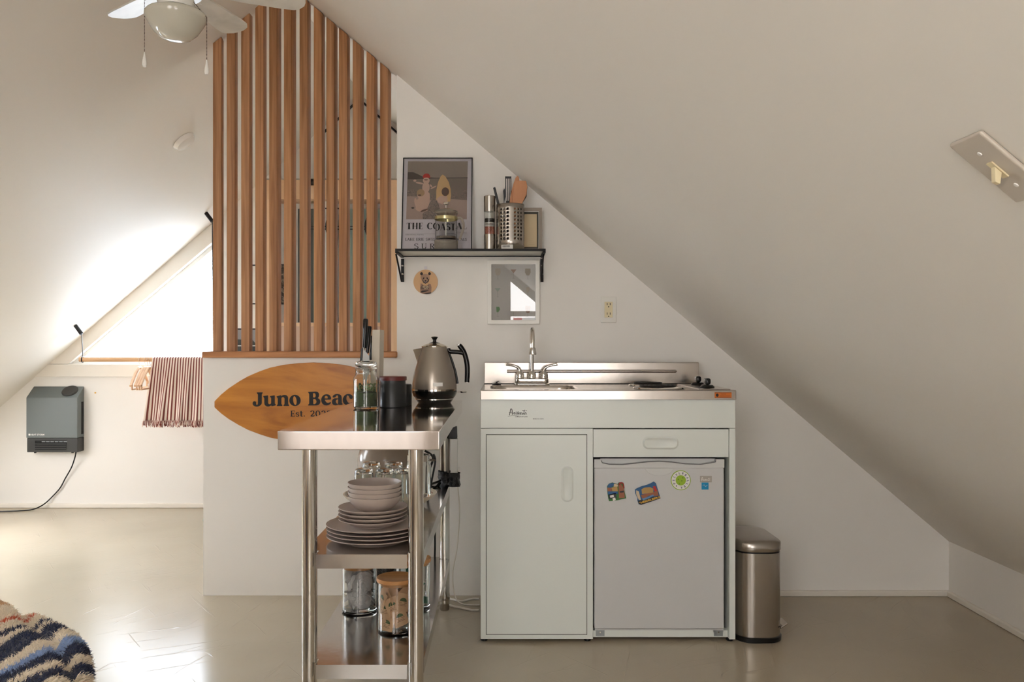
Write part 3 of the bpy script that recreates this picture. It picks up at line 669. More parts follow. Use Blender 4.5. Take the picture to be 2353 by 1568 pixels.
# towel over the rod, with fringe
tx0, tx1 = X(352, yr), X(492, yr); nU = 150; nV = 46
zl = Z(967, yr-.02); zl2 = Z(958, yr+.03)
def tw_point(u, v):
    # v 0..1 : front bottom -> over rod -> back bottom
    xx = tx0+(tx1-tx0)*u
    if v < .5:
        t = v/.47 if v < .47 else 1
        z = zl+(zrod-zl)*min(1, t)
        if v >= .47: a = (v-.47)/.03*PI/2; return (xx, yr-(rr+.003)*math.cos(a), zrod+(rr+.003)*math.sin(a))
        k = 1-t
        y = yr-(rr+.003)-.012*k*(1+math.sin(u*23+k*2)+.6*math.sin(u*51+1))*.9
        xx += -.028*k*(1-u)*1.6+.006*k*math.sin(u*17)
        return (xx, y, z)
    t = (v-.53)/.47
    if v < .53: a = PI/2+(v-.5)/.03*PI/2; return (xx, yr-(rr+.003)*math.cos(a), zrod+(rr+.003)*math.sin(a))
    z = zrod+(zl2-zrod)*t; y = yr+(rr+.003)+.014*t*(1+math.sin(u*19+t))
    xx += -.05*t*(1-u)
    return (xx, y, z)
tw = MB(); tw.add([tw_point(i/nU, j/nV) for j in range(nV+1) for i in range(nU+1)], [(j*(nU+1)+i, j*(nU+1)+i+1, (j+1)*(nU+1)+i+1, (j+1)*(nU+1)+i) for j in range(nV) for i in range(nU)])
to = single(tw, 'towel', M['towel'], 'red and cream striped fringed towel hanging over the wooden rod', 'towel', (X(420, yr), yr, zrod), smooth=80)
uvl = to.data.uv_layers.new(name='UVMap')
for p_ in to.data.polygons:
    for li, vi in zip(p_.loop_indices, p_.vertices): uvl.data[li].uv = ((vi % (nU+1))/nU, (vi//(nU+1))/nV)
sm = to.modifiers.new('thick', 'SOLIDIFY'); sm.thickness = .002
for sidev in (0., 1.):
    fg = MB()
    for i in range(190):
        u = (i+.5)/190; p0 = Vector(tw_point(u, sidev)); d = Vector((random.uniform(-.008, .008), random.uniform(-.006, .006), -random.uniform(.026, .042)))
        fg.tube([p0+Vector((0, 0, .001)), p0+d*.5+Vector((random.uniform(-.003, .003), -.002, 0)), p0+d], .0017, 5, mi=i % 2, r1=.0026)
    fg.make('fringe', [M['fringe_l'], M['fringe_d']], to)
# hangers
def hanger(x, rz, label, first=None):
    if first: return dup(first, (x, yr, zrod), (0, 0, rz), label)
    h = thing('clothes_hanger', label, 'hanger', (x, yr, zrod), (0, 0, 0), 'wooden hangers on the rod')
    hk = [(rr*1.25*math.cos(a), 0, rr*1.25*math.sin(a)) for a in [math.radians(-30+i*20) for i in range(12)]]
    hk = [(0, rr*1.3*math.cos(a), rr*1.3*math.sin(a)) for a in [math.radians(-20+i*18) for i in range(13)]]
    hk += [(0, -rr*.5, -rr*1.6), (0, 0, -.03), (0, 0, -.055)]
    MB().tube(hk, .0016, 6).make('hook', M['chrome'], h, world=False)
    b = MB(); prof = [(-.205, -.155), (-.19, -.15), (-.1, -.085), (-.04, -.055), (0, -.048), (.04, -.055), (.1, -.085), (.19, -.15), (.205, -.155)]
    P = [(0, a, b_) for a, b_ in prof]; b.tube(P, [.006, .008, .009, .0095, .010, .0095, .009, .008, .006], 10).make('shoulders', M['hanger'], h, world=False)
    MB().tube([(0, -.17, -.178), (0, .17, -.178)], .005, 8).make('bar', M['hanger'], h, world=False)
    for s in (-1, 1): MB().tube([(0, s*.17, -.140), (0, s*.17, -.18)], .005, 8).make('bar_end', M['hanger'], h, world=False)
    h.rotation_euler = (0, 0, rz); return h
h0 = hanger(X(321, yr), .15, 'wooden hanger leftmost on the rod, apart from the others')
hanger(X(334, yr), .11, 'second wooden hanger from the left on the rod', h0)
hanger(X(339.5, yr), .11, 'third wooden hanger from the left on the rod', h0)
hanger(X(345, yr), .11, 'rightmost wooden hanger on the rod, next to the striped towel', h0)

# ------------------------------------------------------------------ surfboard sign
ysg = YW-.012; s_ = F/ysg
zc = Z(930, ysg); xc = X(720, ysg)
prof = [(0, 96.6), (35, 95), (70, 91), (100, 84.5), (124, 76), (150, 65), (171, 53), (195, 37), (212, 23), (222, 13), (227.5, 7)]
up_ = [(t, h) for t, h in prof]
ring = [(xc-t/s_, zc+h/s_) for t, h in reversed(up_)]+[(xc+t/s_, zc+h/s_) for t, h in up_[1:]]
low = [(xc+t/s_, zc-h*.90/s_) for t, h in reversed(up_)]+[(xc-t/s_, zc-h*.90/s_) for t, h in up_[1:]]
sgn_ = thing('surfboard_sign', 'orange plywood surfboard sign lettered Juno Beach on the low wall', 'sign', (xc, YW-.001, zc))
MB().prism(ring+low, ysg, YW-.001).make('board', [M['sign']], sgn_, bevel=.0015, seg=1)
k18 = 18.1
def g1(P, ox): return [(X(ox+a/k18, ysg), Z(885+b/k18, ysg)) for a, b in P]
J = [(365,310),(610,310),(612,330),(575,395),(575,740),(560,800),(500,865),(430,895),(370,903),(300,895),(230,860),(195,810),(190,770),(200,720),(225,690),(265,680),(310,690),(335,725),(340,800),(355,830),(375,838),(395,825),(410,780),(412,400),(370,340)]
U = [(635,460),(825,432),(832,445),(832,740),(845,780),(880,800),(920,800),(950,780),(962,740),(962,550),(915,480),(915,462),(1105,430),(1115,445),(1115,750),(1125,785),(1160,815),(1160,835),(1130,858),(1000,885),(975,880),(968,850),(930,872),(880,895),(820,900),(760,885),(710,850),(685,800),(678,740),(678,560),(640,490)]
Nn = [(1190,475),(1360,428),(1380,440),(1385,475),(1420,440),(1470,418),(1540,415),(1600,430),(1645,470),(1668,530),(1672,780),(1680,805),(1712,840),(1705,878),(1490,878),(1475,860),(1480,840),(1515,800),(1520,600),(1515,550),(1490,515),(1450,505),(1415,515),(1392,545),(1390,790),(1430,840),(1430,870),(1410,880),(1205,880),(1195,860),(1200,845),(1235,800),(1240,570),(1230,545),(1195,500)]
O1 = ellipse(1955, 645, 237, 235, 32); O2 = ellipse(1948, 650, 72, 182, 24, rot=-.13)
B = [(320,292),(640,275),(710,285),(765,325),(785,380),(785,450),(765,510),(730,548),(780,570),(820,620),(838,690),(825,760),(780,820),(710,848),(640,855),(345,858),(328,845),(330,825),(372,775),(372,380),(355,345)]
B1 = [(530,350),(580,338),(625,360),(645,430),(630,500),(590,525),(535,515)]; B2 = [(540,595),(595,580),(650,615),(678,690),(655,760),(600,800),(545,795)]
E = [(870,620),(885,540),(930,460),(1000,405),(1085,385),(1170,395),(1240,440),(1282,520),(1285,580),(1265,605),(1240,612),(1025,615),(1040,660),(1085,720),(1150,745),(1200,735),(1250,710),(1280,715),(1280,750),(1240,800),(1170,842),(1090,855),(1000,840),(925,785),(885,710)]
E1 = [(1015,560),(1020,490),(1050,455),(1095,452),(1135,480),(1145,530),(1135,562)]
A = [(1345,495),(1360,450),(1410,405),(1480,380),(1570,378),(1650,395),(1705,440),(1725,510),(1730,720),(1740,765),(1768,790),(1755,815),(1720,832),(1620,835),(1570,815),(1520,843),(1460,850),(1390,835),(1340,790),(1318,720),(1320,660),(1350,600),(1410,560),(1480,550),(1560,560),(1575,550),(1572,470),(1550,432),(1510,440),(1480,490),(1440,520),(1390,530),(1355,520)]
A1 = [(1575,605),(1530,605),(1490,640),(1480,690),(1495,740),(1530,780),(1570,785)]
Cc = [(1765,620),(1780,540),(1830,450),(1900,395),(1980,375),(2060,380),(2130,410),(2180,460),(2190,520),(2160,570),(2110,580),(2060,560),(2035,510),(2010,455),(1970,435),(1935,460),(1920,540),(1925,620),(1955,690),(2010,740),(2080,750),(2150,715),(2185,720),(2170,770),(2110,830),(2020,855),(1920,845),(1830,790),(1780,710)]
Hh = [(1190,300),(1385,265),(1388,475)]+Nn[4:-2]+[(1240,400),(1230,360),(1195,330)]
Hh = [(a+1040, b-28) for a, b in Hh]
lt = MB()
for loops, ox in (([J], 570), ([U], 570), ([Nn], 570), ([O1, O2], 570), ([B, B1, B2], 690), ([E, E1], 690), ([A, A1], 690), ([Cc], 690), ([Hh], 690)):
    v, f = curve_faces([g1(l, ox) for l in loops]); lt.add([(a, ysg-.0012, b) for a, b in v], f)
lt.make('lettering', M['ink'], sgn_, smooth=0); lt = MB()
serif(lt, 'Est. 2023', X(667, ysg), Z(957.5, ysg), X(762, ysg)-X(667, ysg), 13.2/s_, ysg-.0012, th=.2, tn=.09)
lt.make('date_lettering', M['ink'], sgn_, smooth=0)

# ------------------------------------------------------------------ wall shelf and what stands on it
zsf = 1.447; ysf = 3.41; xs0, xs1 = X(908, ysf), X(1254, ysf)
sh = thing('wall_shelf', 'black metal framed shelf with white board on triangular brackets', 'shelf', ((xs0+xs1)/2, YW, zsf))
MB().box(xs0+.008, xs1-.008, ysf+.008, YW-.001, zsf-.008, zsf-.001).make('board', mat('shelf_board', (206, 204, 192), .3), sh)
t = MB(); w = .012
t.box(xs0, xs1, ysf, ysf+.007, zsf-.009, zsf+.001)
t.box(xs0+.006, xs1-.006, YW-.012, YW-.001, zsf-.012, zsf-.0085)
t.make('front_rail', M['blackmetal'], sh)
for x, lb in ((xs0, 'l'), (xs1-w, 'r')):
    b_ = MB(); b_.prism([(ysf, zsf-.0095), (YW-.0125, zsf-.0095), (YW-.0125, zsf-.016), (ysf, zsf-.016)], x, x+w, plane='yz')
    b_.prism([(YW-.012, zsf-.0205), (YW-.001, zsf-.0205), (YW-.001, zsf-.118), (YW-.012, zsf-.118)], x, x+w*1.0, plane='yz')
    b_.prism([(ysf, zsf-.0205), (ysf+.012, zsf-.0205), (YW-.012, zsf-.112), (YW-.012, zsf-.118), (YW-.018, zsf-.118)], x, x+w*.5, plane='yz')
    br = b_.make('bracket', M['blackmetal'], sh, smooth=0)
    for zz in (.05, .085):
        MB().lathe([(0, -.003), (.004, -.002), (.005, 0), (0, 0)], mat4=Matrix.Rotation(PI/2, 4, 'X').inverted(), cx=x+w*.5, cy=YW-.0125, cz=zsf-zz, n=10).make('screw', M['chrome'], br)
zt_ = zsf+.0015
# poster
py0 = 3.535; lean = .19
def lean_pt(u, v, off=0.):  # u across, v up the poster
    return (u, py0+v*math.sin(lean)-off*math.cos(lean), zt_+v*math.cos(lean)-off*math.sin(lean)+.0)
pu0, pu1 = X(922, py0), X(1084.5, py0); pvh = (Z(353, YW-.08)-zt_)/math.cos(lean)
po = thing('poster', 'framed coastal surf poster with beach photo leaning on the shelf', 'poster', ((pu0+pu1)/2, py0, zt_))
def pquad(mb, u0, u1, v0, v1, off, mi=0): mb.add([lean_pt(u0, v0, off), lean_pt(u1, v0, off), lean_pt(u1, v1, off), lean_pt(u0, v1, off)], [(0, 1, 2, 3)], mi)
def ppoly(mb, P, off, mi=0): mb.add([lean_pt(a, b, off) for a, b in P], [tuple(range(len(P)))], mi)
def pbox(mb, u0, u1, v0, v1, o0, o1, mi=0):
    vs = [lean_pt(u, v, o) for o in (o0, o1) for u, v in ((u0, v0), (u1, v0), (u1, v1), (u0, v1))]
    mb.add(vs, [(0, 3, 2, 1), (4, 5, 6, 7), (0, 1, 5, 4), (1, 2, 6, 5), (2, 3, 7, 6), (3, 0, 4, 7)], mi)
fr = MB(); fw = .0035
for a in ((pu0, pu1, 0, fw), (pu0, pu1, pvh-fw, pvh), (pu0, pu0+fw, fw, pvh-fw), (pu1-fw, pu1, fw, pvh-fw)): pbox(fr, *a, .0, .012)
fr.make('frame', M['blackmetal'], po, smooth=0)
kP = (pu1-pu0)/(1165-140)*1.0      # crop units (zoom 6.27x)
def pp(a, b): return (pu0+(a-145)*kP*1.0, (1490-b)/(1490-148)*pvh)
art = MB()
cols = [mat('poster_paper', (206, 200, 206), .3), mat('poster_sky', (142, 130, 118), .4), mat('poster_water', (120, 108, 98), .4), mat('poster_hill', (70, 60, 54), .4),
        mat('poster_sand', (168, 146, 134), .4), mat('poster_skin', (200, 168, 150), .4), M['paint_r'], mat('poster_board', (208, 172, 122), .4), mat('poster_hair', (98, 72, 60), .4), M['ink'],
        ramp_mat('poster_rock', [(70, 60, 54), (120, 105, 96), (150, 132, 122)], .5, (90, 90, 90), 1.5, 2), mat('poster_blond', (168, 140, 104), .4)]
pquad(art, pu0+fw, pu1-fw, fw, pvh-fw, .002, 0)
def pph(P, off, mi): ppoly(art, [pp(a, b) for a, b in P], off, mi)
pph([(215,202),(1100,202),(1095,440),(212,440)], .0023, 1)
pph([(212,440),(1095,440),(1092,760),(210,700)], .0023, 2)
pph([(210,700),(1092,760),(1092,1034),(206,1034)], .0023, 4)
pph([(215,360),(290,358),(360,385),(440,425),(640,440),(1097,432),(1097,448),(640,450),(212,462)], .0026, 3)
pph([(210,620),(300,610),(360,640),(360,700),(210,705)], .0026, 10)
pph([(850,720),(900,650),(940,640),(950,700),(1000,690),(1060,570),(1092,640),(1092,745),(850,740)], .0026, 10)
pph([(520,690),(600,690),(640,740),(560,760),(520,740)], .0026, 10)
pph([(445,960),(500,880),(590,730),(660,760),(700,900),(640,1030),(450,1030)], .0027, 10)
# standing child
def pe(cx, cy, rx, ry, off, mi, rot=0.): pph(ellipse(cx, cy, rx, ry, 20, rot), off, mi)
pe(487, 580, 55, 78, .0029, 5); pe(490, 700, 42, 90, .00292, 5); pe(520, 760, 26, 110, .00288, 5, .1)
pe(395, 517, 62, 14, .0030, 5, .18); pe(322, 482, 22, 16, .0030, 5); pe(598, 578, 50, 10, .0030, 5, -.45); pe(560, 555, 26, 12, .0030, 5, .9)
pe(490, 480, 50, 46, .0031, 5); pe(485, 470, 30, 8, .00315, 8)
pph([(438,440),(442,405),(462,385),(490,377),(520,382),(540,402),(546,432),(550,445),(490,436),(438,446)], .0033, 6)
# sitting child
pe(424, 800, 76, 78, .0032, 5); pe(430, 885, 92, 42, .00322, 5, .1); pe(345, 800, 22, 72, .0033, 5, -.2); pe(500, 810, 20, 66, .0033, 5, .25)
pe(412, 680, 52, 62, .0035, 5); pe(412, 655, 58, 52, .0036, 11); pe(470, 905, 60, 14, .0034, 8, -.35); pe(395, 690, 26, 12, .00365, 8)
pe(300, 870, 22, 14, .0034, 3)
# surfboard and third child
pph([(640,760),(640,620),(665,500),(700,420),(730,392),(770,420),(820,500),(850,600),(858,700),(845,780),(700,790)], .0028, 7)
pph([(773+55*math.cos(a), 640+62*math.sin(a)) for a in [2*PI*i/16 for i in range(16)]], .0034, 8)
pph([(700,700),(800,700),(810,760),(760,830),(660,790),(650,740)], .0032, 5)
art.make('print', cols, po, smooth=0)
tx = MB(); T2 = MB()
def ptext(fn, txt, a0, a1, b0, b1, **k):
    (u0, v0), (u1, v1) = pp(a0, b1), pp(a1, b0)
    t0 = MB(); fn(t0, txt, u0, v0, u1-u0, v1-v0, 0., **k)
    tx.add([lean_pt(p[0], p[2], .0030) for p in t0.v], t0.f)
ptext(serif, 'THE COASTAL', 215, 1095, 1083, 1172, th=.24)
ptext(serif, 'LAKE ERIE SWELLS', 198, 700, 1297, 1332, th=.2, tn=.09)
ptext(serif, 'LOCALS', 900, 1095, 1300, 1332, th=.2, tn=.09)
ptext(serif, 'SURFER', 330, 960, 1375, 1447, th=.17, tn=.06, gap=.35)
ptext(sans, 'BREAKING NEWS', 205, 465, 1246, 1256)
ptext(sans, 'SURF REPORT WEEKLY', 800, 1090, 1210, 1226)
for b in (1238, 1475): pquad(tx, pp(200, b)[0], pp(1095, b)[0], pp(0, b)[1], pp(0, b)[1]+.0006, .0028)
tx.make('lettering', M['ink'], po, smooth=0)
pg = MB(); pbox(pg, pu0+fw, pu1-fw, fw, pvh-fw, .0085, .0095); pg.make('glazing', M['picglass'], po, smooth=0)
# french press
yq = 3.463; xq = X(1025, yq); hp = thing('french_press', 'clear glass french press in front of the coastal poster', 'french press', (xq, yq, zt_))
rq = 25.5/F*yq
frame_m = mat('clear_plastic', (206, 198, 184), .12, trans=.75, ior=1.2)
MB().lathe([(rq+.003, 0), (rq+.003, .037), (rq+.0005, .038), (rq+.0005, .0), (0, .0), (0, .002), (rq, .002), (rq, .0)], xq, yq, zt_, 36).make('base', frame_m, hp)
MB().lathe([(0, .004), (rq-.004, .004), (rq-.001, .008), (rq-.001, .145), (rq-.0028, .145), (rq-.0028, .009), (0, .0065)], xq, yq, zt_, 40).make('beaker', M['thinglass'], hp)
MB().lathe([(rq+.001, .122), (rq+.0022, .122), (rq+.0022, .134), (rq+.001, .134)], xq, yq, zt_, 40, closed=True).make('collar', mat('brass_collar', (196, 186, 140), .2, .8), hp)
MB().lathe([(rq+.002, .146), (rq+.004, .150), (rq+.002, .158), (rq*.6, .165), (.004, .170), (0, .17), (0, .1655), (rq*.6, .161), (rq-.002, .152), (rq-.002, .146)], xq, yq, zt_, 40).make('lid', frame_m, hp)
MB().lathe([(0, .0565), (.0018, .0565), (.0018, .182), (.011, .184), (.013, .190), (.010, .1945), (0, .195)], xq, yq, zt_, 16).make('plunger_rod', M['chrome'], hp)
MB().lathe([(0, .045), (rq-.0045, .045), (rq-.0045, .054), (0, .056)], xq, yq, zt_, 36).make('plunger_disc', mat('plunger_mesh', (110, 102, 94), .35, .6, bump=.4, bscale=300), hp)
hpts = [(xq+rq+.002, yq, zt_+.128), (xq+rq+.012, yq, zt_+.13), (xq+rq+.022, yq, zt_+.118), (xq+rq+.0255, yq, zt_+.095), (xq+rq+.020, yq, zt_+.07), (xq+rq+.012, yq, zt_+.05), (xq+rq+.014, yq, zt_+.042)]
MB().tube(smooth_path(hpts, 5), .0055, 12).make('handle', frame_m, hp)
# grinders: pepper over salt
yg = 3.50; xg = X(1125, yg); rg = 13/F*yg; g_ = thing('spice_grinder', 'steel grinder with peppercorns over pink salt beside the utensil holder', 'grinder', (xg, yg, zt_))
hh = lambda py: Z(py, yg)-zt_
H = Z(451, yg)-zt_
def seg(a, b, r): return [(0, a), (r, a), (r, b), (0, b)]
MB().lathe([(0, 0), (rg, 0), (rg, hh(539)), (0, hh(539))], xg, yg, zt_, 30).make('base_cap', M['steelbrush'], g_, bevel=.0008)
MB().lathe(seg(hh(539)+.0003, hh(522), rg-.003), xg, yg, zt_, 24).make('salt', M['salt'], g_)
MB().lathe([(rg-.001, hh(539)), (rg-.001, hh(487)), (rg-.0022, hh(487)), (rg-.0022, hh(539))], xg, yg, zt_, 30, closed=True).make('tube', M['glass'], g_)
MB().lathe(seg(hh(515), hh(512), rg-.0024), xg, yg, zt_, 24).make('divider', M['white'], g_)
MB().lathe(seg(hh(512)+.0003, hh(503), rg-.003), xg, yg, zt_, 24).make('peppercorns', M['pepper'], g_)
MB().lathe([(0, hh(487)+.0003), (rg, hh(487)+.0003), (rg+.0006, hh(452)), (rg-.001, H), (0, H)], xg, yg, zt_, 30).make('top_cap', M['steelbrush'], g_)
# perforated utensil holder
yu = 3.50; xu = X(1172.5, yu); ru = 32.5/F*yu; Hu = Z(471, yu)-zt_
uh = thing('utensil_holder', 'perforated stainless steel utensil holder on the shelf', 'utensil holder', (xu, yu, zt_))
mb = MB(); ncol = 24; nrow = 9; zlo, zhi = Z(556, yu)-zt_, Z(480, yu)-zt_
cols_on = [c for c in range(ncol)]
def cyp(a, z): return (xu+ru*math.cos(a), yu+ru*math.sin(a)*.92, zt_+z)
dA = 2*PI/ncol; dz = (zhi-zlo)/nrow
for c in range(ncol):
    a0 = c*dA-math.radians(3.5); hole = (c % 4) != 2
    mb.add([cyp(a0, 0), cyp(a0+dA, 0), cyp(a0+dA, zlo), cyp(a0, zlo)], [(0, 1, 2, 3)])
    mb.add([cyp(a0, zhi), cyp(a0+dA, zhi), cyp(a0+dA, Hu), cyp(a0, Hu)], [(0, 1, 2, 3)])
    for r_ in range(nrow):
        z0 = zlo+r_*dz
        if not hole: mb.add([cyp(a0, z0), cyp(a0+dA, z0), cyp(a0+dA, z0+dz), cyp(a0, z0+dz)], [(0, 1, 2, 3)]); continue
        sq = [(0, 0), (.5, 0), (1, 0), (1, .5), (1, 1), (.5, 1), (0, 1), (0, .5)]
        ci = [(.5+.30*math.cos(math.radians(q)), .5+.30*math.sin(math.radians(q))*(dA*ru/dz)) for q in (225, 270, 315, 0, 45, 90, 135, 180)]
        P = sq+ci; mb.add([cyp(a0+a*dA, z0+b*dz) for a, b in P], [(i, (i+1) % 8, 8+(i+1) % 8, 8+i) for i in range(8)])
mb.lathe([(0, .001), (ru*.99, .001)], xu, yu, zt_, 24, sy=.92)
sb = mb.make('cup', [M['steelbrush'], mat('cup_inside_shade', (96, 88, 78), .5, .6)], uh, smooth=60, weld=True)  # inner face coloured darker: painted shade that makes the holes read dark
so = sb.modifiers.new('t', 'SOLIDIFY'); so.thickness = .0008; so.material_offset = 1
lb = MB(); 
for i in range(8):
    a = math.radians(-128+i*6); a2 = math.radians(-128+(i+1)*6)
    q = [(xu+(ru+.0012)*math.cos(x_), yu+(ru+.0012)*math.sin(x_)*.92, zt_+z_) for x_, z_ in ((a, .001), (a2, .001), (a2, .02), (a, .02))]
    lb.add(q, [(0, 1, 2, 3)], 0)
    for j in range(3):
        aa = a+(a2-a)*(j+.2)/3; ab = aa+(a2-a)*(.12+.1*((i*3+j) % 2))
        if 1 <= i < 6: lb.add([(xu+(ru+.0016)*math.cos(x_), yu+(ru+.0016)*math.sin(x_)*.92, zt_+z_) for x_, z_ in ((aa, .009), (ab, .009), (ab, .017), (aa, .017))], [(0, 1, 2, 3)], 1)
lb.make('barcode_label', [M['label'], M['ink']], uh, smooth=0)
# utensils standing in the holder
zu = zt_+.004
def stick(name, label, pts, r, m, loc, grp=None, extra=None):
    t = thing(name, label, name.split('_')[-1] if name != 'kitchen_tongs' else 'tongs', loc)
    MB().tube(smooth_path(pts, 4), r, 10).make('handle', m, t)
    return t
b1 = at(1150, 470, yu)
MBx = MB().prism([(X(1133, yu), Z(432, yu)), (X(1138, yu), Z(430, yu)), (X(1150, yu), Z(476, yu)), (X(1165, yu), zu+.01), (X(1161, yu), zu+.01), (X(1144, yu), Z(476, yu))], yu-.005, yu+.004)
single(MBx, 'kitchen_tongs', M['black'], 'thin black utensil handle leaning left in the steel holder', 'utensil', (X(1163, yu), yu, zu+.01), bevel=.002)
tn = thing('slotted_turner', 'black slotted turner standing upright in the steel holder', 'turner', (X(1168, yu+.02), yu+.02, zu))
yt2 = yu+.022
mb = MB()
zt1, zb1 = Z(405.5, yt2), Z(462, yt2); xL, xR_ = X(1160.5, yt2), X(1175, yt2)
wb = (xR_-xL)
for k in range(4): mb.box(xL+wb*(k*.285), xL+wb*(k*.285+.145), yt2, yt2+.003, zb1, zt1-.008)
mb.box(xL, xR_, yt2, yt2+.003, zt1-.0085, zt1); mb.box(xL, xR_, yt2, yt2+.003, zb1-.01, zb1+.0005)
mb.make('blade', M['black'], tn, smooth=0)
MB().tube([(X(1167, yt2), yt2+.0015, zb1-.008), (X(1169, yt2), yt2+.0015, zu)], .005, 8).make('handle', M['black'], tn)
yk = yu+.036
mb = MB().prism([(X(1156.5, yk), Z(438, yk)), (X(1160, yk), Z(434, yk)), (X(1165, yk), Z(475, yk)), (X(1163, yk), zu), (X(1160, yk), zu), (X(1157, yk), Z(450, yk))], yk-.004, yk+.004)
single(mb, 'peeler', M['black'], 'short black handle behind the slotted turner in the steel holder', 'utensil', (X(1162, yk), yk, zu), bevel=.0015)
yk = yu-.012
mb = MB().prism([(X(1161, yk), Z(453, yk)), (X(1163, yk), Z(462, yk)), (X(1164, yk), Z(480, yk)), (X(1166, yk), zu), (X(1160, yk), zu), (X(1156, yk), Z(480, yk))], yk-.002, yk+.002)
single(mb, 'cheese_knife', mat('grey_plastic', (170, 168, 168), .4), 'pale grey pointed utensil tip at the front of the steel holder', 'utensil', (X(1163, yk), yk, zu), bevel=.001)
for (yy, P, lb_) in ((yu+.0, [(1184,415),(1209,415.5),(1212,430),(1210,447),(1199,470),(1190,480),(1186,500),(1184,zu),(1180,zu),(1178,480),(1177,455),(1180,432)], 'wide wooden spatula at the right of the steel holder'),
                   (yu+.012, [(1185,408),(1189,404),(1193,408),(1194,420),(1188,440),(1180,470),(1180,500),(1179,zu),(1174,zu),(1172,480),(1170,468),(1175,440),(1180,422)], 'narrow wooden spoon behind the wide spatula in the steel holder')):
    pl = [(X(a, yy), (b if b < 10 else Z(b, yy))) for a, b in P]
    single(MB().prism(pl, yy-.0035, yy+.0035), 'wooden_spatula' if 'spatula at' in lb_ else 'wooden_spoon', M['spoonwood'], lb_, 'utensil', (X(1180, yy), yy, zu), bevel=.0025, smooth=60)
yy = yu+.026
pl = [(X(a, yy), (b if b < 10 else Z(b, yy))) for a, b in ((1206,430),(1211,440),(1210,452),(1204,462),(1196,470),(1190,480),(1187,zu),(1183,zu),(1182,480),(1190,455))]
single(MB().prism(pl, yy-.003, yy+.003), 'ladle', M['black'], 'black ladle edge showing behind the wooden spatula', 'utensil', (X(1185, yy), yy, zu), bevel=.002, smooth=60)
# small framed picture behind holder
yp = 3.555
sp_ = thing('small_picture_frame', 'small taupe framed cream picture at the right end of the shelf', 'picture', (X(1222, yp), yp, zt_))
x0, x1, z0, z1 = X(1190, yp), X(1245.5, yp), zt_+.0005, Z(477.5, yp)
ringmesh([(x0+.012, z0+.012), (x1-.013, z0+.012), (x1-.013, z1-.013), (x0+.012, z1-.013)], [(x0, z0), (x1, z0), (x1, z1), (x0, z1)], yp, yp+.02).make('frame', mat('taupe_frame', (150, 138, 124), .45), sp_, smooth=0)
q = MB().box(x0+.012, x1-.013, yp+.008, yp+.014, z0+.012, z1-.013, 0)
q.box(x0+.014, x1-.0145, yp+.0075, yp+.0079, z0+.0165, z1-.0165, 1); q.box(x0+.02, x1-.0215, yp+.0070, yp+.0074, z0+.023, z1-.026, 2)
for k in range(9): q.box(X(1215, yp), X(1228, yp)-.002*(k % 3), yp+.0066, yp+.0069, z0+.034+k*.0085, z0+.0345+k*.0085, 3)
q.make('print', [M['white'], mat('dark_mat', (62, 58, 48), .6), mat('cream_print', (206, 186, 150), .6), mat('print_ink', (160, 140, 110), .6)], sp_, smooth=0)

# ------------------------------------------------------------------ framed glassware print
ya = YW-.022
fa = thing('framed_print', 'white framed print of cocktail glasses reflecting the rear window', 'picture', (X(1180, ya), YW-.001, Z(745, ya)))
x0, x1, z0, z1 = X(1120, ya), X(1240, ya), Z(745, ya), Z(598, ya); iw = .0175
i0, i1, j0, j1 = x0+iw, x1-iw, z0+iw, z1-iw
ringmesh([(i0, j0), (i1, j0), (i1, j1), (i0, j1)], [(x0, z0), (x1, z0), (x1, z1), (x0, z1)], ya, YW-.001).make('frame', M['white_gloss'], fa, bevel=.0015)
q = MB().box(i0, i1, ya+.010, YW-.003, j0, j1, 0)
def gl(cx, cy, kind, mi):
    x, z = X(cx, ya), Z(cy, ya); k = 1/F*ya; yy = ya+.0096
    if kind == 'w': P = [(-6, 9), (6, 9), (6.5, 0), (3, -7), (-3, -7), (-6.5, 0)]
    elif kind == 'm': P = [(-7, 5), (7, 5), (0, -4)]
    else: P = [(-4, 7), (3, 7), (5, 1), (1, -6), (-3, -5)]
    q.add([(x+a*k, yy, z+b*k) for a, b in P], [tuple(range(len(P)))], mi)
    q.box(x-.3*k, x+.3*k, yy, yy+.0003, z-15*k, z-4*k, 5); q.box(x-2.5*k, x+2.5*k, yy, yy+.0003, z-15.6*k, z-15*k, 5)
gl(1144, 626, 'w', 1); gl(1180, 624, 'm', 2); gl(1213, 626, 'w', 3); gl(1143.5, 667, 'm', 4); gl(1144, 712, 'g', 6)
gl(1180, 667, 'w', 4); gl(1180, 712, 'm', 1); gl(1213, 667, 'g', 1); gl(1213, 712, 'w', 2)
q.make('print', [mat('print_paper', (200, 198, 194), .6), mat('g1', (196, 186, 172), .6), mat('g2', (140, 100, 76), .6), mat('g3', (150, 138, 116), .6), mat('g4', (160, 176, 166), .6), mat('g5', (140, 140, 136), .6), mat('g6', (70, 140, 66), .6)], fa, smooth=0)
MB().box(i0, i1, ya+.006, ya+.0075, j0, j1).make('glazing', mat('print_glass', (255, 255, 255), 0., trans=1., ior=1.65), fa, smooth=0)
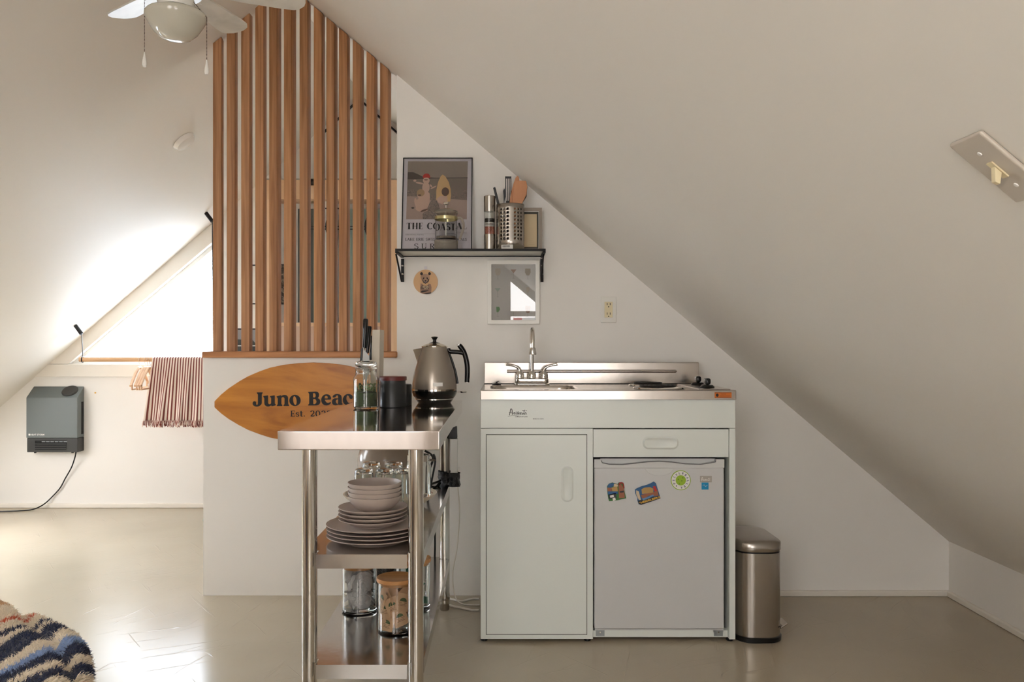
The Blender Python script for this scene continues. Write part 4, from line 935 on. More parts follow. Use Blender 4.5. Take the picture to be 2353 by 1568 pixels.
# ------------------------------------------------------------------ round wooden bear plaque
yc = YW-.006; bx, bz = X(978, yc), Z(648, yc); rb = 28/F*yc
bp_ = thing('round_plaque', 'round wooden plaque printed with a bear in a vest', 'plaque', (bx, YW-.001, bz))
MB().prism(ellipse(bx, bz, rb, rb, 40), yc, YW-.001).make('disc', mat('birch', (206, 164, 118), .5), bp_, smooth=60)
MB().box(bx-.006, bx+.006, yc+.001, YW-.0012, bz+rb-.002, bz+rb+.014).make('hanging_tab', M['fil'], bp_)
k = 1/F*yc/17.42
def bq(a, b): return (bx+(a-835)*k, bz-(b-840)*k)
pr = MB()
def bpoly(P, mi, o): pr.add([(bq(a, b)[0], yc-.0003-o*.0001, bq(a, b)[1]) for a, b in P], [tuple(range(len(P)))], mi)
bpoly([(640,900),(700,920),(760,990),(900,990),(960,910),(1040,930),(1070,1060),(1060,1260),(1050,1300),(870,1330),(720,1310),(620,1270),(620,1060)], 1, 0)
bpoly([(700,960),(760,1000),(900,1000),(960,960),(980,1140),(640,1140),(620,1080)], 2, 1)
bpoly([(620,1250),(700,1190),(860,1180),(940,1170),(960,1190),(850,1230),(700,1270)], 3, 2)
bpoly([(720,1310),(1060,1265),(1040,1300),(870,1332)], 3, 3)
bpoly([(630,640),(680,560),(760,530),(870,520),(960,560),(1005,640),(990,760),(930,860),(830,915),(740,860),(670,760)], 0, 4)
bpoly([(700,760),(730,740),(760,840),(830,880),(900,840),(940,740),(980,720),(950,840),(830,918),(740,870)], 3, 5)
for cx_ in (672, 992): bpoly(ellipse(cx_, 515, 56, 62, 14), 3, 6)
bpoly(ellipse(755, 700, 26, 46, 12, rot=.5), 3, 7); bpoly(ellipse(902, 700, 26, 46, 12, rot=-.4), 3, 7); bpoly(ellipse(832, 795, 38, 26, 12), 3, 7); bpoly(ellipse(832, 845, 60, 22, 12), 4, 6)
t0 = MB(); (ua, va), (ub, vb) = bq(720, 1070), bq(960, 1010)
sans(t0, 'NEW YORK', ua, va, ub-ua, vb-va, yc-.0014, 0, bold=.02); (ua, va), (ub, vb) = bq(770, 1130), bq(930, 1080); sans(t0, 'CITY', ua, va, ub-ua, vb-va, yc-.0014, 0, bold=.02)
pr.add(t0.v, t0.f, 5)
pr.make('print', [mat('bear_fur', (168, 134, 108), .6), mat('bear_skin', (150, 116, 96), .6), mat('bear_vest', (110, 84, 70), .6), mat('bear_black', (40, 30, 28), .6), mat('bear_grey', (120, 104, 108), .6), mat('bear_text', (226, 206, 168), .6)], bp_, smooth=0)
# ------------------------------------------------------------------ outlet
yo = YW-.006; ol = thing('wall_outlet', 'cream double socket outlet with white plate on the kitchen wall', 'outlet', (X(1398, yo), YW, Z(712, yo)))
MB().box(X(1380.5, yo), X(1416.5, yo), yo, YW-.0005, Z(742, yo), Z(682, yo)).make('plate', M['white'], ol, bevel=.003, seg=3)
MB().box(X(1389, yo), X(1407.5, yo), yo-.002, yo-.0003, Z(730, yo), Z(694, yo)).make('receptacle', M['cream'], ol, bevel=.0006)
h = MB()
for py in (699, 721):
    for px in (1395, 1402): h.box(X(px-.7, yo), X(px+.7, yo), yo-.0026, yo-.0022, Z(py+2.5, yo), Z(py-2.5, yo))
    h.prism(ellipse(X(1398.5, yo), Z(py+6.3, yo), .0026, .0026, 12), yo-.0026, yo-.0022)
h.make('sockets', M['ink'], ol, smooth=0)
MB().box(X(1395, yo), X(1402, yo), yo-.0035, yo-.0022, Z(713, yo), Z(709, yo)).make('reset_button', M['cream'], ol, bevel=.0003)

# ------------------------------------------------------------------ kitchenette
yk0 = 3.034; yk1 = 3.60; zc0, zc1 = .869, .902
kx0, kx1 = X(1103.5, yk0), X(1692, yk0)
def K(px): return X(px, yk0)
def KZ(py): return Z(py, yk0)
kt = thing('compact_kitchen', 'white metal compact kitchen unit with steel sink top and burners', 'kitchen unit', ((kx0+kx1)/2, (yk0+yk1)/2, 0))
yb0 = yk0+.008
# carcass
mb = MB(); mb.box(kx0+.001, kx1-.001, yb0, yk1, KZ(985), zc0-.0005)
mb.make('apron', M['cab'], kt, bevel=.002)
mb = MB(); xl1 = K(1363.5)
mb.box(kx0+.001, xl1, yb0+.004, yk1, .012, KZ(985)-.0012); lc = mb.make('base_cabinet', M['cab'], kt, bevel=.002)
dr = MB(); dr.box(K(1117.5), K(1349), yb0+.001, yb0+.0035, KZ(1461), KZ(1000)); 
# inset door with dark reveal
MB().box(K(1116.5), K(1350), yb0+.0030, yb0+.0038, KZ(1462), KZ(999)).make('door_reveal', mat('reveal_grey', (84, 88, 80), .6), kt, smooth=0)
do = MB().box(K(1118), K(1348.5), yb0+.0005, yb0+.0036, KZ(1460.3), KZ(1000.8)).make('door', M['cab'], kt, bevel=.001)
def pill(x0, x1, z0, z1, y, vert, name, parent):
    r = min(x1-x0, z1-z0)/2*.9
    o = rrect(x0, x1, z0, z1, r, 8); i_ = rrect(x0+.006, x1-.006, z0+.006, z1-.006, max(.002, r-.006), 8); i2 = rrect(x0+.012, x1-.012, z0+.012, z1-.012, max(.002, r-.012), 8)
    n = len(o); vs = [(a, y-.0004, b) for a, b in o]+[(a, y-.0042, b) for a, b in i_]+[(a, y-.0008, b) for a, b in i2]
    fs = [(q, (q+1) % n, n+(q+1) % n, n+q) for q in range(n)]+[(n+q, n+(q+1) % n, 2*n+(q+1) % n, 2*n+q) for q in range(n)]+[tuple(range(2*n, 3*n))]
    return MB().add(vs, fs).make(name, M['cab'], parent, smooth=60)
pill(K(1289.5), K(1318), KZ(1155), KZ(1073), yb0+.0005, True, 'handle', do)
# right part: drawer, post, rail, interior
MB().box(K(1363.5)+.001, K(1676.5), yb0+.004, yb0+.03, KZ(1052), KZ(987.5)).make('drawer', M['cab'], kt, bevel=.0015)
drw = [o for o in C.objects if o.name.startswith('drawer')][-1]
pill(K(1478), K(1561), KZ(1034), KZ(1004.5), yb0+.004, False, 'handle', drw)
MB().box(K(1677.5), kx1-.001, yb0+.001, yk1, .012, KZ(985)-.0012).make('side_panel', M['cab'], kt, bevel=.001)
MB().box(xl1+.001, K(1677), yb0+.04, yb0+.045, KZ(986.5), KZ(984)).make('shadow_gap', M['dark'], kt, smooth=0)
MB().box(xl1+.001, K(1677), yb0+.02, yb0+.05, KZ(1471), KZ(1455)).make('bottom_rail', M['cab'], kt, bevel=.001)
for a, b in ((1371, 1391), (1645, 1665)):
    bk = MB().box(K(a), K(b), yb0+.017, yb0+.0198, KZ(1468), KZ(1453)).make('rail_bracket', M['galv'], kt)
    MB().prism(ellipse(K((a+b)/2), KZ(1459), .003, .003, 10), yb0+.0155, yb0+.0168).make('screw', M['chrome'], bk)
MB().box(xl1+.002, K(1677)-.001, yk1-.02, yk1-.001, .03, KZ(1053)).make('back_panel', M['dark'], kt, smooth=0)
for px in (1112, 1352, 1683):
    MB().lathe([(0, 0), (.012, 0), (.013, .004), (.010, .0115), (0, .0115)], K(px), yb0+.03, 0, 16).make('foot', M['black'], kt)
for px in (1112, 1683): MB().lathe([(0, 0), (.012, 0), (.013, .004), (.010, .0115), (0, .0115)], K(px), yk1-.05, 0, 16).make('foot', M['black'], kt)
# lettering on the apron
t_ = MB(); yl = yb0-.0006
def strokes(mb, lst, ox, oy, k, y, w, fy_=None):
    for wd, P in lst:
        Q = [(X(ox+a/k, yb0), Z(oy+b/k, yb0)) for a, b in P]; L_, R_ = [], []
        for i in range(len(Q)):
            a = Q[max(i-1, 0)]; b = Q[min(i+1, len(Q)-1)]; dx, dz = b[0]-a[0], b[1]-a[1]; l = math.hypot(dx, dz) or 1
            L_.append((Q[i][0]-dz/l*wd*w, y, Q[i][1]+dx/l*wd*w)); R_.append((Q[i][0]+dz/l*wd*w, y, Q[i][1]-dx/l*wd*w))
        n = len(Q); mb.add(L_+R_, [(i, i+1, n+i+1, n+i) for i in range(n-1)])
AV = [(1.2, [(400,585),(430,480),(440,380),(455,310),(480,290),(505,305),(525,360),(530,450),(528,520),(540,550)]), (.8, [(375,465),(420,450),(480,440),(530,440)]),
      (.9, [(545,550),(590,490),(640,440)]), (1.1, [(600,455),(635,480),(645,530),(655,545)]), (.6, [(655,545),(690,470),(712,410)]),
      (1., [(815,420),(770,440),(730,490),(720,535),(750,530),(800,480),(815,450)]), (1.1, [(800,470),(815,520),(840,525)]), (.7, [(840,525),(870,460),(890,445)]), (1.1, [(890,445),(895,500),(905,535)]), (.7, [(905,535),(940,480),(960,460)]), (1.1, [(955,465),(985,500),(1000,535)]), (.7, [(1000,535),(1040,490)]),
      (1., [(980,365),(1030,385),(1080,375),(1100,335)]), (1.1, [(1068,385),(1060,450),(1055,500),(1070,540)]), (.7, [(1070,540),(1110,490),(1135,450)]), (1.1, [(1135,445),(1145,490),(1170,520)]), (1.1, [(1130,395),(1175,370)]),
      (.5, [(335,637),(450,610),(600,585),(800,568),(1000,550),(1200,545)])]
strokes(t_, AV, 1150, 925, 19.6, yl, .0010)
sans(t_, 'COMPLETE KITCHEN', X(1183.5, yb0), Z(959.3, yb0), X(1212, yb0)-X(1183.5, yb0), .0042, yl, bold=.01)
t_.make('logo', M['ink'], kt, smooth=0)
t_ = MB(); sans(t_, 'MODEL NO. CK3016', X(1225, yb0), Z(964, yb0), X(1249, yb0)-X(1225, yb0), .0033, yl, bold=.01)
t_.make('model_lettering', M['ink'], kt, smooth=0)
# countertop with sink cut-out
sx0, sx1, sy0, sy1 = -.052, .275, 3.10, 3.40
bm = bmesh.new(); cx1 = kx1
outer = [(kx0, yk0), (kx1, yk0), (kx1, yk1), (kx0, yk1)]; inner = rrect(sx0, sx1, sy0, sy1, .06, 8)
def loopv(P, z): return [bm.verts.new((a, b, z)) for a, b in P]
vo = loopv(outer, zc1); vi = loopv(inner, zc1)
eds = [bm.edges.new((l[i], l[(i+1) % len(l)])) for l in (vo, vi) for i in range(len(l))]
bmesh.ops.triangle_fill(bm, use_beauty=True, edges=eds)
vb_ = loopv(outer, zc0)
for i in range(4): bm.faces.new((vo[i], vo[(i+1) % 4], vb_[(i+1) % 4], vb_[i]))
prev = vi
for dz_, ins in ((-.004, .003), (-.012, .006), (-.12, .018), (-.14, .03), (-.146, .05)):
    P = rrect(sx0+ins, sx1-ins, sy0+ins, sy1-ins, max(.01, .06-ins*.3), 8); cur = loopv(P, zc1+dz_)
    for i in range(len(cur)): bm.faces.new((prev[i], prev[(i+1) % len(cur)], cur[(i+1) % len(cur)], cur[i]))
    prev = cur
bm.faces.new(prev)
me = bpy.data.meshes.new('countertop'); bmesh.ops.recalc_face_normals(bm, faces=bm.faces)
inv = WM[kt.name].inverted(); bmesh.ops.transform(bm, matrix=inv, verts=bm.verts); bm.to_mesh(me); bm.free()
me.materials.append(M['sink']); me.polygons.foreach_set('use_smooth', [True]*len(me.polygons)); me.set_sharp_from_angle(angle=math.radians(35))
ct = bpy.data.objects.new('countertop', me); C.objects.link(ct); ct.parent = kt; WM[ct.name] = WM[kt.name]
bv = ct.modifiers.new('b', 'BEVEL'); bv.width = .0025; bv.segments = 2; bv.limit_method = 'ANGLE'; bv.angle_limit = math.radians(60); wn_ = ct.modifiers.new('wn', 'WEIGHTED_NORMAL'); wn_.keep_sharp = True
MB().lathe([(0, .001), (.03, .001), (.036, .004), (.04, .001)], .11, 3.25, zc1-.146, 24).make('drain', M['chrome'], ct)
# backsplash
yb2 = 3.50; bs = MB(); bx0, bx1 = X(1113, yb2), X(1606, yb2); zb2 = Z(833, yb2)
bs.box(bx0, bx1, yb2, yb2+.05, zc1+.0005, zb2); bso = bs.make('backsplash', M['sink'], kt, bevel=.003)
MB().tube([(X(1165, yb2), yb2+.004, Z(853.5, yb2)), (X(1552, yb2), yb2+.004, Z(853.5, yb2))], .0078, 16).make('raised_bead', M['sink'], bso)
MB().lathe([(0, -.0075), (.005, -.005), (.0075, 0), (.005, .005), (0, .0075)], X(1552, yb2), yb2+.004, Z(853.5, yb2), 12).make('bead_end', M['sink'], bso)
MB().box(bx0, bx1, yb2-.006, yb2-.0005, zc1+.0002, zc1+.003).make('seam', M['dark'], bso, smooth=0)
# sticker
st = MB().box(K(1642), K(1681), yk0-.0008, yk0-.0001, KZ(915), KZ(902), 0); st.box(K(1643), K(1680), yk0-.0010, yk0-.0009, KZ(914.6), KZ(914), 1); st.box(K(1643), K(1680), yk0-.0010, yk0-.0009, KZ(903), KZ(902.5), 1)
st.prism(ellipse(K(1648), KZ(908.5), .005, .006, 10), yk0-.0011, yk0-.0009, 1)
sans(st, 'WARNING', K(1656), KZ(906.8), K(1668)-K(1656), .003, yk0-.0011, 1); 
for py in (909, 912): st.box(K(1654), K(1678), yk0-.0011, yk0-.0009, KZ(py+.35), KZ(py-.1), 1)
st.make('warning_sticker', [M['orange'], M['ink']], ct, smooth=0)
# burners
def burner(cx, cy, r, lab):
    b = thing_part = None
    pan = MB().lathe([(r*1.0, .0005), (r*1.32, .0012), (r*1.30, .005), (r*1.05, .0035), (r*.6, .001), (.01, .001)], cx, cy, zc1, 40).make('burner_pan', M['chrome'], kt)
    c = MB(); turns = 3.6; pts = []
    for i in range(110):
        t = i/109; rr_ = r*(.22+.78*t); a = 2*PI*turns*t+1; pts.append((cx+rr_*math.cos(a), cy+rr_*math.sin(a), zc1+.0095))
    c.tube(pts, .0042, 8); c.make('coil', M['blackmetal'], pan)
    s = MB()
    for q in range(3):
        a = q*2*PI/3+.5; s.box(-.001, .001, 0, r, .0, .004)
        n0 = len(s.v)-8
        for j in range(n0, n0+8):
            x, y, z = s.v[j]; s.v[j] = (cx+x*math.cos(a)-y*math.sin(a), cy+x*math.sin(a)+y*math.cos(a), zc1+.0012+z)
    s.make('coil_support', M['chrome'], pan)
burner(.572, 3.152, .072, ''); burner(.572, 3.372, .060, '')
pl = MB().prism(rrect(.70, .815, 3.06, 3.45, .01, 3), zc1+.0002, zc1+.003, plane='xy').make('control_plate', M['sink'], kt, bevel=.001)
for kx, ky in ((.766, 3.37), (.755, 3.17)):
    kb = MB().lathe([(0, .0032), (.026, .0032), (.028, .005), (.021, .0125), (.012, .0135), (0, .0135)], kx, ky, zc1, 24).make('control_knob', M['blackgloss'], kt)
    MB().box(kx-.0105, kx+.0105, ky-.020, ky+.020, zc1+.0137, zc1+.038).make('knob_grip', M['blackgloss'], kb, bevel=.008, seg=4)
# faucet
yf_ = 3.44; fau = thing('faucet', 'chrome gooseneck faucet with two lever handles above the sink', 'faucet', (X(1222, yf_), yf_, zc1))
fxc = X(1222, yf_); fw_ = 41/F*yf_
MB().prism([(a, b) for a, b in rrect(fxc-fw_, fxc+fw_, yf_-.024, yf_+.024, .02, 6)], zc1+.0003, zc1+.006, plane='xy').make('deck_flange', M['chrome'], fau, bevel=.0015)
MB().prism([(a, b) for a, b in rrect(fxc-fw_*.93, fxc+fw_*.93, yf_-.020, yf_+.020, .018, 6)], zc1+.0062, zc1+.026, plane='xy').make('deck_body', M['chrome'], fau, bevel=.004, seg=3)
bell = [(0, 0), (.0175, 0), (.018, .004), (.0165, .007), (.0175, .012), (.016, .02), (.011, .026), (.0105, .03), (0, .031)]
for s in (-1, 1):
    xx = fxc+s*fw_*.67
    hb = MB().lathe(bell, xx, yf_, zc1+.0265, 28).make('handle_base', M['chrome'], fau)
    P = smooth_path([(xx, yf_, zc1+.052), (xx+s*.004, yf_, zc1+.066), (xx+s*.018, yf_-.002, zc1+.075), (xx+s*.04, yf_-.004, zc1+.080), (xx+s*.055, yf_-.005, zc1+.084)], 4)
    n = len(P); MB().tube(P, [.009-.0045*min(1, i/(n*.5)) if i < n*.6 else .0045+.003*((i-n*.6)/(n*.4)) for i in range(n)], 12).make('lever', M['chrome'], hb)
MB().lathe(bell, fxc, yf_, zc1+.0265, 28).make('spout_base', M['chrome'], fau)
zt2 = Z(757, yf_-.06)
P = [(fxc, yf_, zc1+.05), (fxc, yf_, zt2-.06)]+[(fxc, yf_-.055+.055*math.cos(a), zt2-.058+.058*math.sin(a)) for a in [PI*i/12 for i in range(1, 13)]]+[(fxc, yf_-.112, zt2-.075)]
MB().tube(P, .0085, 16).make('spout', M['chrome'], fau)
zn = zt2-.072
MB().lathe([(0, -.02), (.0145, -.02), (.0155, -.015), (.013, -.005), (.0125, .004), (.0095, .008), (0, .008)], fxc, yf_-.112, zn-.008, 24).make('aerator', M['chrome'], fau)
# sink stopper
sp2 = MB().lathe([(0, 0), (.018, 0), (.020, .003), (.013, .006), (.004, .007), (.0035, .011), (0, .012)], X(1141, 3.44), 3.44, zc1+.0003, 24)
sp2.tube([(X(1141, 3.44), 3.44, zc1+.012), (X(1147, 3.44), 3.435, zc1+.014)], .0012, 6)
single(sp2, 'sink_stopper', M['black'], 'black rubber sink stopper lying behind the basin at the left', 'stopper', (X(1141, 3.44), 3.44, zc1))

# ------------------------------------------------------------------ mini fridge
yfz = yb0+.012
fg_ = thing('mini_fridge', 'grey white mini fridge under the drawer of the kitchen unit', 'fridge', (K(1515), yfz+.25, .03))
def Q(px): return X(px, yfz)
def QZ(py): return Z(py, yfz)
MB().box(Q(1368), Q(1662), yfz+.055, yk1-.03, QZ(1441), QZ(1058)).make('body', mat('fridge_body', (120, 118, 114), .5), fg_, bevel=.004)
dn = MB().box(Q(1365.5), Q(1664.5), yfz, yfz+.05, QZ(1447), QZ(1075)).make('door', M['fridge'], fg_, bevel=.006, seg=3)
# top cap with wave-shaped grip
mb = MB(); 
wave = [(1381,1058.5),(1384,1064),(1400,1067.5),(1430,1068),(1460,1065),(1490,1061.5),(1515,1060.5),(1545,1062.5),(1575,1066.5),(1610,1067.5),(1634,1064),(1644,1062),(1645,1058.5)]
poly = [(1365.5,1075.5),(1664.5,1075.5),(1664.5,1056),(1646,1056)]+[(a, b) for a, b in wave[::-1]]+[(1380,1056),(1365.5,1056)]
wv, wf = curve_faces([[(Q(a), QZ(b)) for a, b in poly]])
n0 = len(wv); mb.add([(a, yfz, b) for a, b in wv], wf)
P = [(Q(a), QZ(b)) for a, b in poly]; n = len(P)
mb.add([(a, yfz, b) for a, b in P]+[(a, yfz+.05, b) for a, b in P], [(i, (i+1) % n, n+(i+1) % n, n+i) for i in range(n)])
mb.box(Q(1379), Q(1647), yfz+.022, yfz+.05, QZ(1069), QZ(1056))
tc = mb.make('top_cap', M['fridgetrim'], fg_, smooth=30)
MB().tube([(Q(a), yfz-.001, QZ(b)) for a, b in wave], .0016, 6).make('grip_edge', mat('grip_grey', (110, 110, 110), .3), tc)
lens = arc(Q(1515), QZ(1076.5), (Q(1546)-Q(1482))/2, QZ(1076)-QZ(1093), 180, 360, 16)
MB().prism(lens, yfz-.0018, yfz-.0003).make('grip_lip', M['fridgetrim'], dn, bevel=.0006, seg=1)
MB().box(Q(1367), Q(1663), yfz+.003, yfz+.052, QZ(1449.5), QZ(1447.3)).make('door_bottom_trim', M['fridgetrim'], dn)
hg = MB().box(Q(1640), Q(1664), yfz+.008, yfz+.04, QZ(1455), QZ(1450)).make('hinge', M['galv'], fg_)
for px, py_ in ((1380, 0), (1650, 0)):
    for yy in (yfz+.08, yk1-.08): MB().lathe([(0, 0), (.012, 0), (.012, QZ(1441)-.0005), (0, QZ(1441)-.0005)], X(px, yfz)*.98+.01, yy, 0, 12).make('foot', M['black'], fg_)
lg = MB(); lg.box(Q(1608.5), Q(1635.5), yfz-.0012, yfz-.0002, QZ(1109), QZ(1094)); lgo = lg.make('badge', mat('badge_grey', (168, 162, 154), .3), dn, bevel=.0003)
AVs = [(w_, [(a, b) for a, b in P_]) for w_, P_ in AV[:-1]]
t_ = MB(); strokes(t_, AVs, 1150-0, 925, 19.6, yfz-.0018, .0013)
xs_c = [p[0] for p in t_.v]; zs_c = [p[2] for p in t_.v]; ax0, ax1, az0, az1 = min(xs_c), max(xs_c), min(zs_c), max(zs_c)
t_.v = [(Q(1610.5)+(p[0]-ax0)/(ax1-ax0)*(Q(1632)-Q(1610.5)), p[1], QZ(1106.5)+(p[2]-az0)/(az1-az0)*(QZ(1096.5)-QZ(1106.5))) for p in t_.v]
t_.make('badge_lettering', M['white_gloss'], lgo, smooth=0)
bl_ = MB().box(Q(1612), Q(1628), yfz-.0008, yfz-.0002, QZ(1125.5), QZ(1109.5), 0); strokes_ = [(.5, [(0, 0), (10, 3), (20, 0)])]
bl_.tube(smooth_path([(Q(1614.5), yfz-.001, QZ(1117)), (Q(1618), yfz-.001, QZ(1114.5)), (Q(1621), yfz-.001, QZ(1118.5)), (Q(1625.5), yfz-.001, QZ(1115))], 4), .0004, 4, 1)
bl_.make('energy_sticker', [M['blue'], M['white']], dn, smooth=0)
# magnets
def mag(name, label, cx, cy, P, th, mats, detail, rot=0., k=1/8.114):
    yy = yfz-.001
    t = thing(name, label, 'magnet', (Q(cx), yy, QZ(cy)))
    return t, yy
def magp(P): return [(X(1370+a/8.114, yfz), Z(1060+b/8.114, yfz)) for a, b in P]
mcol = [mat('mag_green', (48, 108, 40), .4), mat('mag_blue', (40, 92, 140), .4), mat('mag_brown', (150, 92, 62), .4), mat('mag_cream', (208, 190, 160), .4), M['paint_r'], mat('mag_black', (30, 34, 40), .4), M['white'], mat('mag_ochre', (176, 140, 80), .4)]
t, yy = mag('fridge_magnet', 'green souvenir magnet with house, red crook and cow, leftmost on the fridge', 1416, 1132, None, 0, None, None)
mb = MB(); mb.prism(magp([(200,470),(240,420),(300,400),(400,430),(415,400),(440,395),(500,400),(515,470),(520,540),(555,690),(400,725),(240,745),(225,700),(210,600)]), yy-.004, yy+.0008, 0)
def mf(P, mi, o): mb.add([(a, yy-.0041-o*.0002, b) for a, b in magp(P)], [tuple(range(len(P)))], mi)
mf([(205,465),(240,415),(325,405),(330,450),(280,490),(210,490)], 1, 1); mf([(325,420),(400,430),(400,470),(320,475)], 3, 1)
mf([(205,490),(280,495),(290,560),(210,560)], 2, 1); mf([(280,490),(390,470),(400,560),(300,570)], 7, 1); mf([(210,560),(395,560),(400,610),(215,620)], 1, 2)
mf([(225,620),(360,590),(380,690),(230,700)], 5, 2); mf([(250,640),(320,620),(330,670),(260,680)], 6, 3); mf([(300,690),(350,675),(360,720),(310,740)], 6, 3)
mf([(410,440),(460,420),(515,520),(530,680),(420,690)], 2, 2); mf([(430,560),(510,545),(510,580),(440,585)], 5, 3)
mb.make('relief', mcol, t, smooth=0)
MB().tube([(a, yy-.006, b) for a, b in magp([(425,440),(430,410),(460,398),(495,410),(505,450),(512,500)])], .0022, 8).make('crook', M['paint_r'], t)
t, yy = mag('fridge_magnet', 'castle and bridge souvenir magnet lettered HEIDELBERG', 1487, 1134, None, 0, None, None)
mb = MB(); mb.prism(magp([(720,530),(760,505),(840,470),(950,440),(1030,405),(1070,380),(1110,410),(1130,480),(1180,640),(1195,690),(1000,760),(830,815),(790,800),(765,730),(770,690),(725,600)]), yy-.004, yy+.0008, 1)
mb.add([(a, yy-.0043, b) for a, b in magp([(840,520),(900,490),(1000,480),(1060,510),(1060,580),(940,600),(850,610)])], [tuple(range(7))], 7)
mb.add([(a, yy-.0045, b) for a, b in magp([(830,630),(900,610),(1060,580),(1140,540),(1160,640),(1060,650),(980,640),(900,690),(850,690)])], [tuple(range(9))], 2)
mb.add([(a, yy-.0047, b) for a, b in magp([(850,695),(960,665),(1050,620),(1080,630),(980,690),(870,730)])], [tuple(range(6))], 8)
mb.add([(a, yy-.0044, b) for a, b in magp([(740,540),(790,560),(830,720),(790,720),(740,610)])], [tuple(range(5))], 3)
mb.add([(a, yy-.0044, b) for a, b in magp([(1050,470),(1100,460),(1150,590),(1090,590)])], [tuple(range(4))], 4)
mb.add([(a, yy-.0044, b) for a, b in magp([(775,735),(1170,640),(1195,690),(1000,760),(830,812),(795,798)])], [tuple(range(6))], 5)
(p0x, p0z), (p1x, p1z) = magp([(800, 800), (1190, 680)]); ang = math.atan2(p1z-p0z, p1x-p0x)
sans(mb, '*HEIDELBERG', p0x, p0z, math.hypot(p1x-p0x, p1z-p0z), .0078, yy-.0052, 9, bold=.035, rot=ang)
mb.make('relief', mcol+[mat('mag_water', (96, 140, 190), .3), mat('mag_yellow', (230, 180, 70), .4)], t, smooth=0)
t, yy = mag('fridge_magnet', 'round lime green and white magnet lettered PICKLEBALLER', 1563.5, 1103.5, None, 0, None, None)
mb = MB(); ccx, ccz = Q(1564), QZ(1104); rm = 22.8/F*yfz
mb.prism(ellipse(ccx, ccz, rm, rm, 40), yy-.0015, yy+.0008, 0); mb.prism(ellipse(ccx, ccz, rm*.93, rm*.93, 40), yy-.0018, yy-.0016, 1); mb.prism(ellipse(ccx, ccz, rm*.52, rm*.52, 32), yy-.0021, yy-.0019, 0)
for dx_, dz_ in ((-.25, .1), (.1, -.05), (.2, .25), (-.15, -.35)): mb.prism(ellipse(ccx+dx_*rm, ccz+dz_*rm, rm*.07, rm*.07, 10), yy-.0024, yy-.0022, 2)
for i, ch in enumerate('PICKLEBALLER'):
    a = math.radians(206-i*26.5); h_ = rm*.21; w_ = rm*(.07 if ch == 'I' else .15)
    v, f = font_faces(ch, bold=.02); ra = a-PI/2; c, s = math.cos(ra), math.sin(ra)
    mb.add([(ccx+rm*.62*math.cos(a)+(u-.5)*w_*c-(q_*h_)*s, yy-.0022, ccz+rm*.62*math.sin(a)+(u-.5)*w_*s+(q_*h_)*c) for u, q_ in v], f, 3)
mb.prism(ellipse(ccx+rm*.72*math.cos(math.radians(-128)), ccz+rm*.72*math.sin(math.radians(-128)), rm*.05, rm*.07, 10), yy-.0024, yy-.0019, 3)
mb.make('disc', [M['lime'], M['white'], mat('lime_dark', (110, 140, 30), .4), M['navytxt']], t, smooth=0)

# ------------------------------------------------------------------ pedal bin
bx0, bx1, by0, by1 = kx1+.006, 1.002, 3.035, 3.33
bn = thing('pedal_bin', 'slim brushed steel pedal bin with domed lid beside the fridge', 'bin', ((bx0+bx1)/2, (by0+by1)/2, 0))
def stack(secs, name, m, parent, n=8, bev=0, fun=None):
    mb = MB(); k = None
    for i, (z, ins, r) in enumerate(secs):
        P = rrect(bx0+ins, bx1-ins, by0+ins, by1-ins, r, n); k = len(P)
        mb.v += [(a, b, z if fun is None else z+fun(a, b)) for a, b in P]
    for i in range(len(secs)-1):
        for q in range(k): mb.f.append([i*k+q, i*k+(q+1) % k, (i+1)*k+(q+1) % k, (i+1)*k+q]); mb.m.append(0)
    mb.f.append(list(range(k))[::-1]); mb.m.append(0); mb.f.append([(len(secs)-1)*k+q for q in range(k)]); mb.m.append(0)
    return mb.make(name, m, parent, smooth=50)
stack([(0, .001, .062), (.002, -.002, .064), (.017, -.003, .065), (.019, 0, .062)], 'base_ring', M['black'], bn)
stack([(.0192, .002, .06), (.318, .002, .06)], 'body', M['steelbrush'], bn)
stack([(.3182, .006, .057), (.324, .006, .057)], 'lid_gasket', M['black'], bn)
stack([(.3242, .001, .062), (.327, .0, .062), (.353, .0, .062), (.3565, .003, .061), (.363, .025, .05), (.367, .055, .026)], 'lid', M['steelbrush'], bn)
MB().prism([(-.045, 0), (-.03, .03), (.03, .03), (.045, 0)], 0, .008, plane='xy').make('pedal', M['steelpol'], bn, bevel=.002, xf=Matrix.Translation((bx1-.008, 3.10, .045)) @ Matrix.Rotation(-.35, 4, 'Y') @ Matrix.Rotation(-PI/2, 4, 'Z'))
MB().tube([(bx1-.01, 3.10, .028), (bx1+.006, 3.10, .04)], .005, 8).make('pedal_arm', M['black'], bn)

